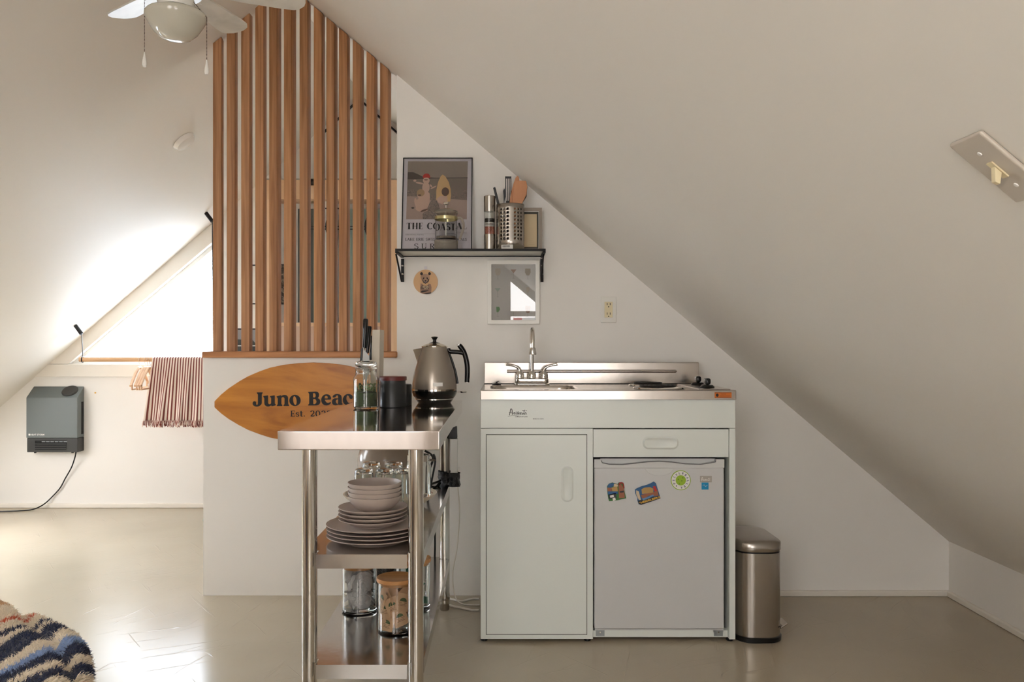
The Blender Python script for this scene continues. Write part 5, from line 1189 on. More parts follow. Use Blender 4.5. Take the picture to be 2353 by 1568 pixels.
# ------------------------------------------------------------------ steel work table
tY0, tY1, tX0, tX1, tz = 2.253, 3.475, -.598, -.170, .837
tb = thing('work_table', 'stainless steel work table with two undershelves', 'table', ((tX0+tX1)/2, (tY0+tY1)/2, 0))
MB().box(tX0, tX1, tY0, tY1, tz-.0505, tz).make('tabletop', M['steelpol'], tb, bevel=.0025, seg=3)
lx0, lx1, ly0, ly1 = -.526, -.238, tY0+.055, 3.42
def shelf(z):
    mb = MB(); a, b, c, d = lx0-.018, lx1+.018, ly0-.02, ly1+.02
    a2, b2 = lx0-.0, lx1+.0
    mb.box(lx0+.0215, lx1-.0215, ly0-.0215, ly1+.0215, z-.001, z)          # central deck
    mb.box(a, lx0+.0215, ly0+.0215, ly1-.0215, z-.001, z); mb.box(lx1-.0215, b, ly0+.0215, ly1-.0215, z-.001, z)
    mb.box(lx0+.0215, lx1-.0215, ly0-.0235, ly0-.0215, z-.038, z); mb.box(lx0+.0215, lx1-.0215, ly1+.0215, ly1+.0235, z-.038, z)
    mb.box(b, b+.0015, ly0+.0215, ly1-.0215, z-.038, z); mb.box(a-.0015, a, ly0+.0215, ly1-.0215, z-.038, z)
    s = mb.make('undershelf', M['steel'], tb, smooth=0)
    return s
shelf(.503); shelf(.207)
for x in (lx0, lx1):
    for y in (ly0, ly1):
        lg_ = MB().lathe([(.0205, .028), (.0205, tz-.051)], x, y, 0, 32).make('leg', M['steeltube'], tb)
        MB().lathe([(0, 0), (.017, 0), (.019, .006), (.019, .04), (.0212, .043), (.0212, .05), (.0205, .05)], x, y, 0, 32).make('foot', M['steelbrush'], lg_)

# --- on top: knives on a magnetic block
yb3 = 3.27
kb = thing('knife_block', 'cream upright magnetic knife block standing behind the glass jar', 'knife block', (X(863, yb3), yb3, tz))
kxa, kxb = X(853.5, 3.22), X(873, 3.22)
MB().add([(kxa-.004, 3.22, tz+.0005), (kxb-.004, 3.22, tz+.0005), (kxb-.004, 3.33, tz+.0005), (kxa-.004, 3.33, tz+.0005), (kxa+.003, 3.22, Z(758, 3.22)), (kxb+.001, 3.22, Z(758, 3.22)), (kxb+.001, 3.33, Z(758, 3.22)), (kxa+.003, 3.33, Z(758, 3.22))],
         [(0, 3, 2, 1), (4, 5, 6, 7), (0, 1, 5, 4), (1, 2, 6, 5), (2, 3, 7, 6), (3, 0, 4, 7)]).make('block', M['boardwhite'], kb, bevel=.003)
def knife(p0, p1, pb, Y, r, lab, wide):
    a = Vector(at(*p0, Y)); b = Vector(at(*p1, Y)); c = Vector(at(*pb, Y))
    t = thing('kitchen_knife', lab, 'knife', tuple(c))
    MB().tube([a, a+(b-a)*.04, a+(b-a)*.5, b], [r*.75, r, r*.92, r*.8], 14).make('handle', M['blackgloss'], t)
    d = (c-b); 
    MB().add([tuple(b+Vector((-.0008, -wide/2, 0))), tuple(b+Vector((-.0008, wide/2, 0))), tuple(c+Vector((-.0008, wide/2, 0))), tuple(b+d*.7+Vector((-.0008, -wide/2, 0))),
              tuple(b+Vector((.0008, -wide/2, 0))), tuple(b+Vector((.0008, wide/2, 0))), tuple(c+Vector((.0008, wide/2, 0))), tuple(b+d*.7+Vector((.0008, -wide/2, 0)))],
             [(0, 1, 2, 3), (7, 6, 5, 4), (0, 4, 5, 1), (1, 5, 6, 2), (2, 6, 7, 3), (3, 7, 4, 0)]).make('blade', M['steel'], t, smooth=0)
knife((840.5, 733), (837, 800), (834, 895), 3.16, .0095, 'tallest black handled knife at the left of the knife block', .03)
knife((849.5, 750), (843.5, 812), (841, 893), 3.20, .0085, 'middle black handled knife at the knife block', .025)
knife((856, 772), (851, 828), (848, 890), 3.24, .0075, 'shortest black handled knife against the cream knife block', .02)
sc_ = thing('kitchen_scissors', 'black and grey scissors stuck at the lower left of the knife block', 'scissors', at(836, 890, 3.13))
MB().prism([(X(830, 3.13), Z(801, 3.13)), (X(834, 3.13), Z(800, 3.13)), (X(832, 3.13), Z(835, 3.13)), (X(826.5, 3.13), Z(835, 3.13))], 3.128, 3.136).make('handle', M['black'], sc_, bevel=.001)
MB().prism([(X(835, 3.13), Z(798, 3.13)), (X(838, 3.13), Z(806, 3.13)), (X(848, 3.13), Z(818, 3.13)), (X(850, 3.13), Z(845, 3.13)), (X(840, 3.13), Z(892, 3.13)), (X(833, 3.13), Z(835, 3.13))], 3.1305, 3.1325).make('blade', mat('grey_blade', (120, 118, 114), .3, .8), sc_, smooth=0)
# --- glass jar of tea leaves
yj = 3.045; xj = X(841, yj); rj = 29.3/F*yj; z0 = tz+.0005
j_ = thing('glass_jar', 'glass jar of green tea leaves with glass stopper lid on the table', 'jar', (xj, yj, tz))
hz = lambda py: Z(py, yj)-z0
MB().lathe([(0, 0), (rj-.006, 0), (rj, .006), (rj, hz(872)), (rj*.93, hz(866)), (rj*.83, hz(862)), (rj*.82, hz(852)), (rj*.86, hz(849)), (rj*.76, hz(848.5)), (rj*.77, hz(862)), (rj*.9, hz(868)), (rj-.0028, hz(874)), (rj-.003, .008), (0, .006)], xj, yj, z0, 48).make('body', M['glass'], j_)
MB().lathe([(0, hz(846.5)), (rj*.85, hz(847)), (rj*.86, hz(845.5)), (rj*.6, hz(844)), (rj*.80, hz(841)), (rj*.86, hz(837)), (rj*.78, hz(832)), (rj*.5, hz(829.5)), (0, hz(829))], xj, yj, z0, 48).make('stopper', M['glass'], j_)
lv = MB()
zt3 = hz(880)
for i in range(420):
    a = random.uniform(0, 2*PI); r = (rj-.007)*math.sqrt(random.random()); z = .010+random.random()**1.0*(zt3-.014)
    c = Vector((xj+r*math.cos(a), yj+r*math.sin(a), z0+z)); d = Vector((random.gauss(0, 1), random.gauss(0, 1), random.gauss(0, .35))).normalized()*.009; e = d.cross(Vector((random.gauss(0, .4), random.gauss(0, .4), 1))).normalized()*.0035
    pts = [c-d, c+e, c+d, c-e]
    pts = [p if math.hypot(p.x-xj, p.y-yj) < rj-.004 else Vector((xj+(p.x-xj)/math.hypot(p.x-xj, p.y-yj)*(rj-.004), yj+(p.y-yj)/math.hypot(p.x-xj, p.y-yj)*(rj-.004), p.z)) for p in pts]
    lv.add(pts, [(0, 1, 2, 3)], (0 if z < zt3*.35 else random.choice((0, 1, 1)) if z < zt3*.6 else random.choice((1, 2, 2))))
lv.lathe([(0, .008), (rj-.0075, .008), (rj-.0075, zt3*.62), (0, zt3*.7)], xj, yj, z0, 24, 0)
lo = lv.make('tea_leaves', [M['darkgreen'], M['green'], M['midgreen']], j_, smooth=0); lo['kind'] = 'stuff'
# --- canisters
yc1 = 3.105; xc1 = X(903, yc1); rc = 30.5/F*yc1
c1 = thing('canister', 'black canister with dark red lid on the steel table', 'canister', (xc1, yc1, tz))
hz = lambda py: Z(py, yc1-rc)-z0
MB().lathe([(0, 0), (rc-.002, 0), (rc, .002), (rc, hz(886)), (rc*.95, hz(884)), (rc*.94, hz(876)), (0, hz(876))], xc1, yc1, z0, 48).make('body', M['blackmatte'], c1)
MB().lathe([(0, hz(876)+.0005), (rc*1.02, hz(876)+.0005), (rc*1.03, hz(874)), (rc*1.03, hz(868)), (rc*1.01, hz(866.5)), (0, hz(866.5)), ], xc1, yc1, z0, 48).make('lid', M['redlid'], c1)
yc2 = 3.215; xc2 = X(917, yc2); rc2 = 29/F*yc2
zt4 = Z(883, yc2)-z0
single(MB().lathe([(0, 0), (rc2, 0), (rc2, zt4-.003), (rc2-.003, zt4), (0, zt4)], xc2, yc2, z0, 40), 'canister', M['blackmatte'], 'lower plain black canister between the red lidded one and the kettle', 'canister', (xc2, yc2, tz))
# --- kettle
yk3 = 3.325; xk = X(998.5, yk3)
ke = thing('kettle', 'champagne steel electric kettle with black base and handle', 'kettle', (xk, yk3, tz)); z0 = tz+.0005
MB().lathe([(0, 0), (.064, 0), (.066, .004), (.073, .0145), (0, .0145)], xk, yk3, z0, 48).make('power_base', M['blackgloss'], ke)
MB().lathe([(0, .0147), (.0745, .0147), (.0745, .018), (0, .018)], xk, yk3, z0, 48).make('base_ring', M['chrome'], ke)
MB().lathe([(0, .0182), (.074, .0182), (.082, .027), (.087, .040), (.0875, .0485), (0, .0485)], xk, yk3, z0, 56).make('lower_body', M['blackgloss'], ke)
MB().lathe([(0, .0487), (.0878, .0487), (.0878, .055), (0, .055)], xk, yk3, z0, 56).make('chrome_band', M['chrome'], ke)
MB().lathe([(0, .0552), (.0868, .0552), (.0862, .075), (.083, .1), (.078, .122), (.072, .142), (.0655, .162), (.059, .182), (.0525, .202), (.049, .217), (0, .217)], xk, yk3, z0, 64).make('body', M['kettle'], ke)
MB().lathe([(0, .2172), (.0505, .2172), (.0505, .220), (.045, .223), (.035, .228), (.022, .232), (0, .2325)], xk, yk3, z0, 48).make('lid', mat('lid_steel', (200, 190, 170), .1, 1.), ke)
MB().lathe([(0, .2327), (.022, .2327), (.014, .236), (.007, .238), (.0065, .244), (.010, .250), (.0135, .254), (.0125, .257), (.006, .2585), (0, .259)], xk, yk3, z0, 28).make('lid_knob', M['blackgloss'], ke)
# spout
sp = MB(); A0 = (xk-.046, z0+.214); A1 = (xk-.084, z0+.207); A2 = (xk-.071, z0+.152)
hw = .02
vs = [(A0[0], yk3-hw, A0[1]), (A0[0], yk3+hw, A0[1]), (A1[0], yk3-.003, A1[1]), (A1[0], yk3+.003, A1[1]), (A2[0]+.006, yk3-.004, A2[1]), (A2[0]+.006, yk3+.004, A2[1]), (xk-.058, yk3-hw*.9, z0+.18), (xk-.058, yk3+hw*.9, z0+.18)]
sp.add(vs, [(0, 2, 4, 6), (1, 7, 5, 3), (2, 3, 5, 4), (4, 5, 7, 6), (0, 6, 7, 1)])
sp.make('spout', M['steelpol'], ke, bevel=.0015)
# handle
hx = lambda px: X(920+px/8.25, yk3); hz = lambda py: Z(760+py/8.25, yk3)
MB().tube(smooth_path([(hx(905), yk3, hz(345)), (hx(940), yk3, hz(395)), (hx(1080), yk3, hz(405)), (hx(1190), yk3, hz(425))], 4), .0088, 12).make('handle_arm', M['blackgloss'], ke)
hp_ = smooth_path([(hx(1110), yk3, hz(275)), (hx(1165), yk3, hz(340)), (hx(1220), yk3, hz(450)), (hx(1262), yk3, hz(620)), (hx(1270), yk3, hz(800)), (hx(1262), yk3, hz(975))], 5)
hd = MB().tube(hp_, [.0095]*3+[.0100]*(len(hp_)-6)+[.0095]*3, 16).make('handle', M['blackgloss'], ke)
for e_ in (hp_[0], hp_[-1]): MB().tube([e_-Vector((0, 0, .0006)), e_+Vector((0, 0, .0014 if e_ is hp_[0] else -.0018))], .0096, 16).make('handle_cap', M['chrome'], hd)
MB().tube(smooth_path([(hx(905), yk3, hz(335)), (hx(935), yk3, hz(450)), (hx(990), yk3, hz(600)), (hx(1050), yk3, hz(800)), (hx(1086), yk3, hz(1005))], 5), .0042, 10).make('spine', M['blackgloss'], ke)
MB().tube([(xk+.087, yk3, z0+.043), (xk+.102, yk3, z0+.043)], .0025, 8).make('switch_stem', M['chrome'], ke)
MB().lathe([(0, -.003), (.011, -.003), (.0135, 0), (.011, .003), (0, .003)], xk+.112, yk3, z0+.042, 20, sx=1.).make('switch', M['chrome'], ke)
lb = MB()
for i in range(8):
    a = math.radians(-89+i*3.1); a2 = a+math.radians(3.1); lb.add([(xk+r_*math.cos(q), yk3+r_*math.sin(q), z0+z_) for q, r_, z_ in ((a, .0869, .068), (a2, .0869, .068), (a2, .0858, .082), (a, .0858, .082))], [(0, 1, 2, 3)])
lb.make('badge', M['label'], ke, smooth=60)

# ------------------------------------------------------------------ crockery on the middle shelf
zsM = .5035
def dish(r, h, foot, rim=.004):
    return [(0, .003), (foot*.9, .003), (foot, 0), (foot+.003, 0), (foot+.004, .004), (r*.9, h*.72), (r, h-.002), (r+.0003, h), (r-.0025, h), (r*.88, h*.78), (foot*1.02, .0065), (0, .0065)]
px_, py_ = X(859, 2.46), 2.463
def pile(n, prof, z, step, name, label, grp, cat, x, y):
    nm = ['lowest', 'second lowest', 'third from the bottom', 'fourth'] ; o0 = None; out = []
    for i in range(n):
        pos = ['lowest', 'second from the bottom', 'third from the bottom', 'topmost'][i]
        lab = label % pos
        if o0 is None:
            o0 = single(MB().lathe(prof, n=72), name, M['stone'], lab, cat, (0, 0, 0), grp, smooth=50); o = o0
            o.location = (x, y, z)
        else: o = dup(o0, (x+random.uniform(-.001, .001), y, z+step*i), (0, 0, i*.7), lab)
        out.append(o)
    return z+step*n
plate = [(0, .0035), (.078, .0035), (.079, 0), (.083, 0), (.085, .004), (.105, .0055), (.126, .0108), (.1345, .0145), (.1350, .0165), (.1325, .0165), (.124, .0138), (.104, .0095), (.08, .0082), (0, .0082)]
pile(4, plate, zsM, .0108, 'dinner_plate', 'taupe dinner plate, %s in the stack of large plates', 'stacked taupe dinner plates', 'plate', px_, py_)
zp = zsM+.0108*3+.0085
sal = [(0, .0035), (.052, .0035), (.053, 0), (.057, 0), (.059, .004), (.076, .0085), (.092, .016), (.0985, .0205), (.0988, .0225), (.0965, .0225), (.089, .0185), (.074, .0118), (.055, .0085), (0, .0078)]
xs2 = X(857, 2.46)
pile(4, sal, zp, .0110, 'salad_plate', 'taupe coupe salad plate, %s in the middle stack', 'stacked taupe salad plates', 'plate', xs2, py_)
zp2 = zp+.0110*3+.0085
bowl = [(0, .003), (.030, .003), (.031, 0), (.035, 0), (.037, .0025), (.053, .010), (.067, .0225), (.0750, .036), (.0775, .045), (.0755, .0452), (.0730, .036), (.0645, .024), (.050, .0125), (.034, .0065), (0, .006)]
pile(4, bowl, zp2, .0128, 'bowl', 'taupe bowl, %s in the stack of bowls on the plates', 'stacked taupe bowls', 'bowl', X(861, 2.46), py_)
# drinking glasses behind
def tumbler(x, y, lab, first=None, h=.172, k=1.):
    if first:
        g = dup(first, (x, y, zsM), None, lab); g.scale = (1, 1, k); return g
    r = .033
    return single(MB().lathe([(r-.002, 0), (r, 0), (r*.96, h*.5), (r*.88, h-.012), (r*.78, h-.002), (r*.6, h), (0, h), (0, h-.009), (r*.6, h-.009), (r*.82, h-.016), (r*.88, h*.5), (r-.003, .001)], n=36, closed=False), 'drinking_glass', M['glass'], lab, 'glass', (0, 0, 0), 'upturned drinking glasses behind the bowls')
g0 = tumbler(0, 0, 'upturned glass at the left of the front row behind the bowls'); g0.location = (X(836, 2.68), 2.68, zsM)
tumbler(X(884, 2.68), 2.68, 'upturned glass in the middle of the front row behind the bowls', g0)
tumbler(X(926, 2.69), 2.69, 'upturned glass at the right of the front row, beside the front right leg', g0)
tumbler(X(853, 2.755), 2.755, 'upturned glass at the left of the back row behind the bowls', g0, k=1.06)
tumbler(X(905, 2.76), 2.76, 'upturned glass at the right of the back row behind the bowls', g0, k=1.06)
# platter with red marks
yp2 = 2.965; xp2 = X(897, yp2)
pt = thing('serving_bowl', 'wide cream serving bowl with red painted marks behind the glasses', 'bowl', (xp2, yp2, zsM))
rp = 107/F*yp2
MB().lathe([(0, 0), (.06, 0), (.065, .004), (rp*.75, .014), (rp*.95, .036), (rp, .046), (rp-.004, .0465), (rp*.9, .036), (rp*.7, .019), (.05, .008), (0, .007)], xp2, yp2, zsM, 64).make('body', M['platter'], pt)
dc = MB()
for a0 in (-10, 12, 168, 190, 60, 120, 230, 300):
    for q in range(3):
        a = math.radians(a0+q*4); a2 = math.radians(a0+q*4+4)
        P = [(xp2+r_*math.cos(b), yp2+r_*math.sin(b), zsM+z_) for b, r_, z_ in ((a, rp*.91, .0382), (a2, rp*.91, .0382), (a2, rp*.975, .0435), (a, rp*.975, .0435))]
        dc.add(P, [(0, 1, 2, 3)])
dc.make('painted_marks', M['red'], pt, smooth=0)
# flower-like dark knob next to bowls
ybn = 2.63
single(MB().lathe([(0, 0), (.010, 0), (.012, .006), (.006, .012), (0, .013)], X(925, ybn), ybn, zsM, 10), 'bottle_cap', M['blackgloss'], 'small dark cap lying at the right behind the bowls', 'cap', (X(925, ybn), ybn, zsM)) if False else None
# round taupe appliance with label
yap = 3.27; xap = X(893, yap)
ap = thing('storage_tin', 'large glossy taupe tin with rounded shoulders behind the glasses', 'tin', (xap, yap, zsM)); ra = .118
MB().lathe([(0, 0), (ra, 0), (ra, .118), (ra*.985, .135), (ra*.94, .155), (ra*.87, .175), (ra*.78, .188), (ra*.7, .195), (0, .197)], xap, yap, zsM, 64, sy=.86).make('body', M['ovengrey'], ap)
MB().lathe([(0, .1972), (.076, .1972), (.078, .205), (.07, .213), (0, .217)], xap, yap, zsM, 48, sy=.86).make('lid', M['ovengrey'], ap)
lbl = MB(); yl2 = yap-ra*.86-.0015
lbl.box(X(884, yl2), X(913, yl2), yl2, yl2+.001, Z(1069, yl2), Z(1060, yl2), 0); sans(lbl, 'HARIO', X(893, yl2), Z(1067, yl2), X(911, yl2)-X(893, yl2), .0088, yl2-.0004, 1, bold=.02); lbl.prism(ellipse(X(888.5, yl2), Z(1064, yl2), .0042, .0045, 14), yl2-.0006, yl2-.0001, 1)
lbl.make('label', [M['label'], mat('label_ink', (120, 116, 116), .5)], ap, smooth=0)
# glass server with metal clip at right of front leg
ysv = 2.86; xsv = X(960, ysv)
sv = thing('glass_server', 'glass coffee server with chrome band half hidden by the front right leg', 'server', (xsv, ysv-.0, zsM))
MB().lathe([(0, .0475), (.038, .0475), (.042, .056), (.042, .15), (.036, .175), (.037, .182), (.0345, .182), (.0335, .175), (.0395, .15), (.0395, .058), (0, .052)], xsv, ysv+.03, zsM, 36).make('body', M['glass'], sv)
MB().lathe([(.0372, .168), (.039, .168), (.039, .188), (.0372, .188)], xsv, ysv+.03, zsM, 32, closed=True).make('band', M['chrome'], sv)
MB().tube([(xsv+.036, ysv+.03, zsM+.17), (xsv+.058, ysv+.03, zsM+.17)], .004, 8).make('handle_screw', M['chrome'], sv)
MB().tube(smooth_path([(xsv+.05, ysv+.03, zsM+.19), (xsv+.056, ysv+.03, zsM+.165), (xsv+.044, ysv+.03, zsM+.10), (xsv+.040, ysv+.03, zsM+.075)], 4), .0035, 8).make('handle', M['black'], sv)

# ------------------------------------------------------------------ lidded jars on the bottom shelf
zsB = .2075; rjar = .0555; hjar = .148
def jar(x, y, lab, fill, cat='jar'):
    j = thing('storage_jar', lab, 'jar', (x, y, zsB), group='glass storage jars with wooden lids')
    MB().lathe([(0, 0), (rjar-.006, 0), (rjar, .005), (rjar, hjar), (rjar-.0025, hjar), (rjar-.0025, .009), (0, .0075)], x, y, zsB, 56).make('body', M['glass'], j)
    MB().lathe([(0, hjar-.008), (rjar-.0035, hjar-.008), (rjar-.0035, hjar+.0005), (rjar+.003, hjar+.0005), (rjar+.004, hjar+.003), (rjar+.003, hjar+.012), (rjar-.004, hjar+.0125), (rjar-.009, hjar+.010), (0, hjar+.010)], x, y, zsB, 56).make('lid', M['bamboo'], j)
    return j
def inside(p, x, y, r):
    d = math.hypot(p.x-x, p.y-y)
    return p if d < r else Vector((x+(p.x-x)/d*r, y+(p.y-y)/d*r, p.z))
def fill_discs(x, y, j, n, m, R=.026, top=.125):
    mb = MB()
    for i in range(n):
        a = random.uniform(0, 2*PI); r = random.uniform(.012, rjar-.018); z = .022+(top-.02)*((i+.5)/n)
        c = Vector((x+r*math.cos(a), y+r*math.sin(a), zsB+z)); nrm = Vector((math.cos(a)*.9+random.gauss(0, .5), math.sin(a)*.9+random.gauss(0, .5), random.gauss(.5, .6))).normalized()
        u = nrm.orthogonal().normalized(); v = nrm.cross(u); K_ = 18; rings = []
        for rr_, hh_ in ((.0, .005), (R*.45, .0045), (R*.8, .0022), (R, 0), (R*.97, -.0006), (R*.5, -.003), (0, -.0038)):
            rings.append([inside(c+u*(rr_*math.cos(2*PI*q/K_))+v*(rr_*math.sin(2*PI*q/K_))+nrm*(hh_+.0012*math.sin(q*1.7+i)), x, y, rjar-.0045) for q in range(K_)])
        vs = [p for rg_ in rings for p in rg_]
        vs = [Vector((p.x, p.y, min(max(p.z, zsB+.0095), zsB+hjar-.012))) for p in vs]
        mb.add(vs, [(k*K_+q, k*K_+(q+1) % K_, (k+1)*K_+(q+1) % K_, (k+1)*K_+q) for k in range(6) for q in range(K_)])
    o = mb.make('tea_pods', m, j, smooth=60); o['kind'] = 'stuff'; return o
jA = jar(X(826, 2.75), 2.75, 'wooden lidded glass jar of white tea pods, left on the bottom shelf', None)
fill_discs(X(826, 2.75), 2.75, jA, 46, M['podcloth'])
xB, yB_ = X(911, 2.565), 2.565
jB = jar(xB, yB_, 'wooden lidded glass jar of brown paper tea sachets, nearest on the bottom shelf', None)
mb = MB()
def sachet(c, nrm, w, h, roll, dome=True):
    u = Vector((0, 0, 1)).cross(nrm); u = (u if u.length > .1 else Vector((1, 0, 0))).normalized(); v = nrm.cross(u).normalized()
    u2 = u*math.cos(roll)+v*math.sin(roll); v2 = v*math.cos(roll)-u*math.sin(roll)
    cl = lambda p: (lambda q: Vector((q.x, q.y, min(max(q.z, zsB+.010), zsB+hjar-.012))))(inside(p, xB, yB_, rjar-.004))
    grid = [cl(c+u2*(w*(i/4-.5))+v2*(h*(k/4-.5))+nrm*(.002*math.sin(PI*i/4)*math.sin(PI*k/4))) for k in range(5) for i in range(5)]
    mb.add(grid, [(k*5+i, k*5+i+1, (k+1)*5+i+1, (k+1)*5+i) for k in range(4) for i in range(4)], 0)
    if dome:
        P = [(w*.26*math.cos(t), h*.05+w*.24*math.sin(t)) for t in [PI*i/10 for i in range(11)]]
        def surf(a, b, o): return cl(c+u2*a+v2*b+nrm*(.002*math.cos(PI*a/w)*math.cos(PI*b/h)))+nrm*o
        mb.add([surf(a, b, .0006) for a, b in P], [tuple(range(11))], 1)
        for yy_, ww in ((-.02, .3), (-.12, .22), (-.19, .28)):
            mb.add([surf(a*w, yy_*h+b, .0006) for a, b in ((-ww, -.0007), (ww, -.0007), (ww, .0005), (-ww, .0005))], [(0, 1, 2, 3)], 2)
for i in range(30):
    a = random.uniform(0, 2*PI); r = random.uniform(.0, rjar-.016); sachet(Vector((xB+r*math.cos(a), yB_+r*math.sin(a), zsB+.02+.105*(i+.5)/30)), Vector((math.cos(a)+random.gauss(0, .4), math.sin(a)+random.gauss(0, .4), random.gauss(0, .35))).normalized(), .05, .056, random.uniform(-1, 1), False)
for a_, z, rl_ in ((-118, .030, -.15), (-96, .085, .45), (-128, .072, .05), (-70, .05, .3), (-60, .095, -.3), (-150, .05, .5), (-145, .1, -.4)):
    a = math.radians(a_); n_ = Vector((math.cos(a), math.sin(a), .1)).normalized(); sachet(Vector((xB+(rjar-.009)*math.cos(a), yB_+(rjar-.009)*math.sin(a), zsB+z)), n_, .043, .05, rl_)
o = mb.make('tea_sachets', [M['kraft'], mat('sachet_green', (74, 96, 54), .7), mat('sachet_print', (120, 92, 66), .7)], jB, smooth=50); o['kind'] = 'stuff'
xC, yC = X(949, 2.79), 2.79
jC = jar(xC, yC, 'wooden lidded glass jar of green packets, right on the bottom shelf', None)
mb = MB()
for i in range(34):
    a = random.uniform(0, 2*PI); r = random.uniform(0, rjar-.014); c = Vector((xC+r*math.cos(a), yC+r*math.sin(a), zsB+.02+.1*(i+.5)/34)); d1 = Vector((random.gauss(0, 1), random.gauss(0, 1), random.gauss(0, 1))).normalized()*.02; d2 = d1.orthogonal().normalized()*.014
    P = [inside(p, xC, yC, rjar-.0045) for p in (c-d1-d2, c+d1-d2, c+d1+d2, c-d1+d2)]; P = [Vector((p.x, p.y, min(max(p.z, zsB+.010), zsB+hjar-.012))) for p in P]
    mb.add(P, [(0, 1, 2, 3)], 0 if i % 3 else 1)
o = mb.make('green_packets', [M['thermal'], M['greenpack']], jC, smooth=0); o['kind'] = 'stuff'
xD, yD = X(880, 3.02), 3.02
jD = jar(xD, yD, 'wooden lidded glass jar of dark coffee at the back of the bottom shelf', None)
MB().lathe([(0, .010), (rjar-.004, .010), (rjar-.004, .11), (0, .112)], xD, yD, zsB, 32).make('coffee', M['pepper'], jD)

# ------------------------------------------------------------------ power strip taped to the back leg, cables
yps = 3.415
ps_ = thing('power_strip', 'white power strip bound with black tape to the back right leg', 'power strip', (X(1046, yps), yps, .5))
MB().box(X(1035.5, yps), X(1052, yps), yps-.02, yps+.02, Z(1090, yps), Z(1008, yps)).make('body', M['white'], ps_, bevel=.004)
MB().box(X(1052, yps)+.0004, X(1056, yps), yps-.008, yps+.008, Z(1083, yps), Z(1074, yps)).make('rocker', M['white'], ps_)
MB().prism([(X(1030, yps), Z(1008, yps)), (X(1034, yps), Z(985, yps)), (X(1050, yps), Z(979, yps)), (X(1051, yps), Z(1007.5, yps))], yps-.016, yps+.016).make('plug', M['black'], ps_, bevel=.004)
tp = MB(); K_ = 26; rings = 7
for k in range(rings+1):
    z = Z(1116, yps)+(Z(1084, yps)-Z(1116, yps))*k/rings
    for q in range(K_):
        a = 2*PI*q/K_; rx = (X(1057, yps)-X(1007.5, yps))/2*(1+.05*math.sin(q*2.1+k)+.04*math.sin(k*1.9)); ry = .032*(1+.08*math.sin(q*1.3+k*2))
        tp.v.append((X(1032, yps)+rx*math.cos(a), yps+ry*math.sin(a), z+.004*math.cos(a)*(-1)))
for k in range(rings):
    for q in range(K_): tp.f.append([k*K_+q, k*K_+(q+1) % K_, (k+1)*K_+(q+1) % K_, (k+1)*K_+q]); tp.m.append(0)
tp.make('tape', M['tape'], ps_, smooth=25)
cb = MB()
cb.tube(smooth_path([at(1052, 1118, 3.47), at(1056, 1180, 3.5), at(1050, 1260, 3.5), at(1040, 1320, 3.5), (X(1046, 3.5), 3.5, .03), (X(1060, 3.49), 3.49, .004), (X(1085, 3.47), 3.47, .004), (X(1102, 3.47), 3.47, .004)], 6), .0028, 8)
cb.make('cord', M['cable'], ps_)
cb = MB()
for k_, (ya_, yb__) in enumerate(((3.44, 3.40), (3.53, 3.55))):
    cb = MB().tube(smooth_path([(X(1015, ya_), ya_+.06, .005), (X(1035, ya_), ya_+.02, .005), (X(1060, ya_), ya_-.01, .005), (X(1085, yb__), yb__, .005), (X(1100, yb__), yb__, .005)], 6), .0045, 8)
    single(cb, 'extension_cable', M['cable'], ['front of two white cables on the floor beside the white unit', 'rear of two white cables on the floor, along the wall'][k_], 'cable', (X(1060, ya_), ya_, .0))
cb = MB().tube(smooth_path([at(976, 1036, 3.3), at(995, 1052, 3.3), at(985, 1085, 3.3), at(984, 1112, 3.32), at(1005, 1108, 3.36), at(1012, 1104, 3.385)], 6), .0045, 8)
cb.tube(smooth_path([at(984, 1115, 3.32), at(1000, 1120, 3.34), at(1010, 1108, 3.385)], 6), .004, 8)
cb.tube(smooth_path([at(983, 1124, 3.34), at(1000, 1124, 3.36), at(1012, 1110, 3.385)], 6), .004, 8)
cb.make('cord', M['black'], ke)
cb = MB().tube(smooth_path([(X(982, 3.44), 3.475, .47), (X(988, 3.44), 3.475, .42), (X(996, 3.44), 3.475, .39), (X(998, 3.44), 3.475, .25), (X(996, 3.44), 3.475, .10), (X(1000, 3.44), 3.49, .006), (X(1012, 3.44), 3.5, .006)], 6), .004, 8)
single(cb, 'black_cord', M['black'], 'black cord dropping behind the bottom shelf to the floor', 'cord', (X(990, 3.44), 3.475, .006))

# ------------------------------------------------------------------ bed corner with striped fluffy blanket
bd = thing('bed', 'bed corner at the lower left covered by the fluffy blanket', 'bed', (-1.55, .9, 0))
MB().prism(rrect(-2.45, -.78, .36, 1.86, .48, 8), .18, .43, plane='xy').make('mattress', M['white'], bd, bevel=.04, seg=3)
for lx, ly in ((-2.2, 1.5), (-1.1, 1.5), (-2.2, .7), (-1.1, .7)): MB().box(lx-.03, lx+.03, ly-.03, ly+.03, 0, .179).make('leg', M['spoonwood'], bd)
BX0, BX1, BY0, BY1, BR = -2.5, -.722, .3, 1.925, .56
brk = [(-9, 0)]+[(-2.5+.36*k_+o_, c_) for k_ in range(3) for o_, c_ in ((0, 2), (.05, 0), (.09, 4), (.12, 0), (.17, 1), (.19, 0), (.23, 2), (.26, 0), (.30, 3), (.33, 0))]+[(-1.40, 2), (-1.34, 0), (-1.16, 3), (-1.08, 0), (-1.025, 1), (-1.010, 0), (-.967, 2), (-.946, 0), (-.926, 2), (-.872, 0), (-.838, 4), (-.815, 2), (-.785, 0), (-.765, 2), (-.742, 0), (-.722, 1), (-.708, 0), (-.685, 2), (-.65, 0), (-.62, 3), (-.59, 0), (-.56, 2), (-.5, 0), (-.46, 4), (-.42, 0), (-.38, 1), (-.36, 0), (-.3, 2), (-.24, 0)]
def stripe(t):
    r = 0
    for a, c in brk:
        if t >= a: r = c
    return r
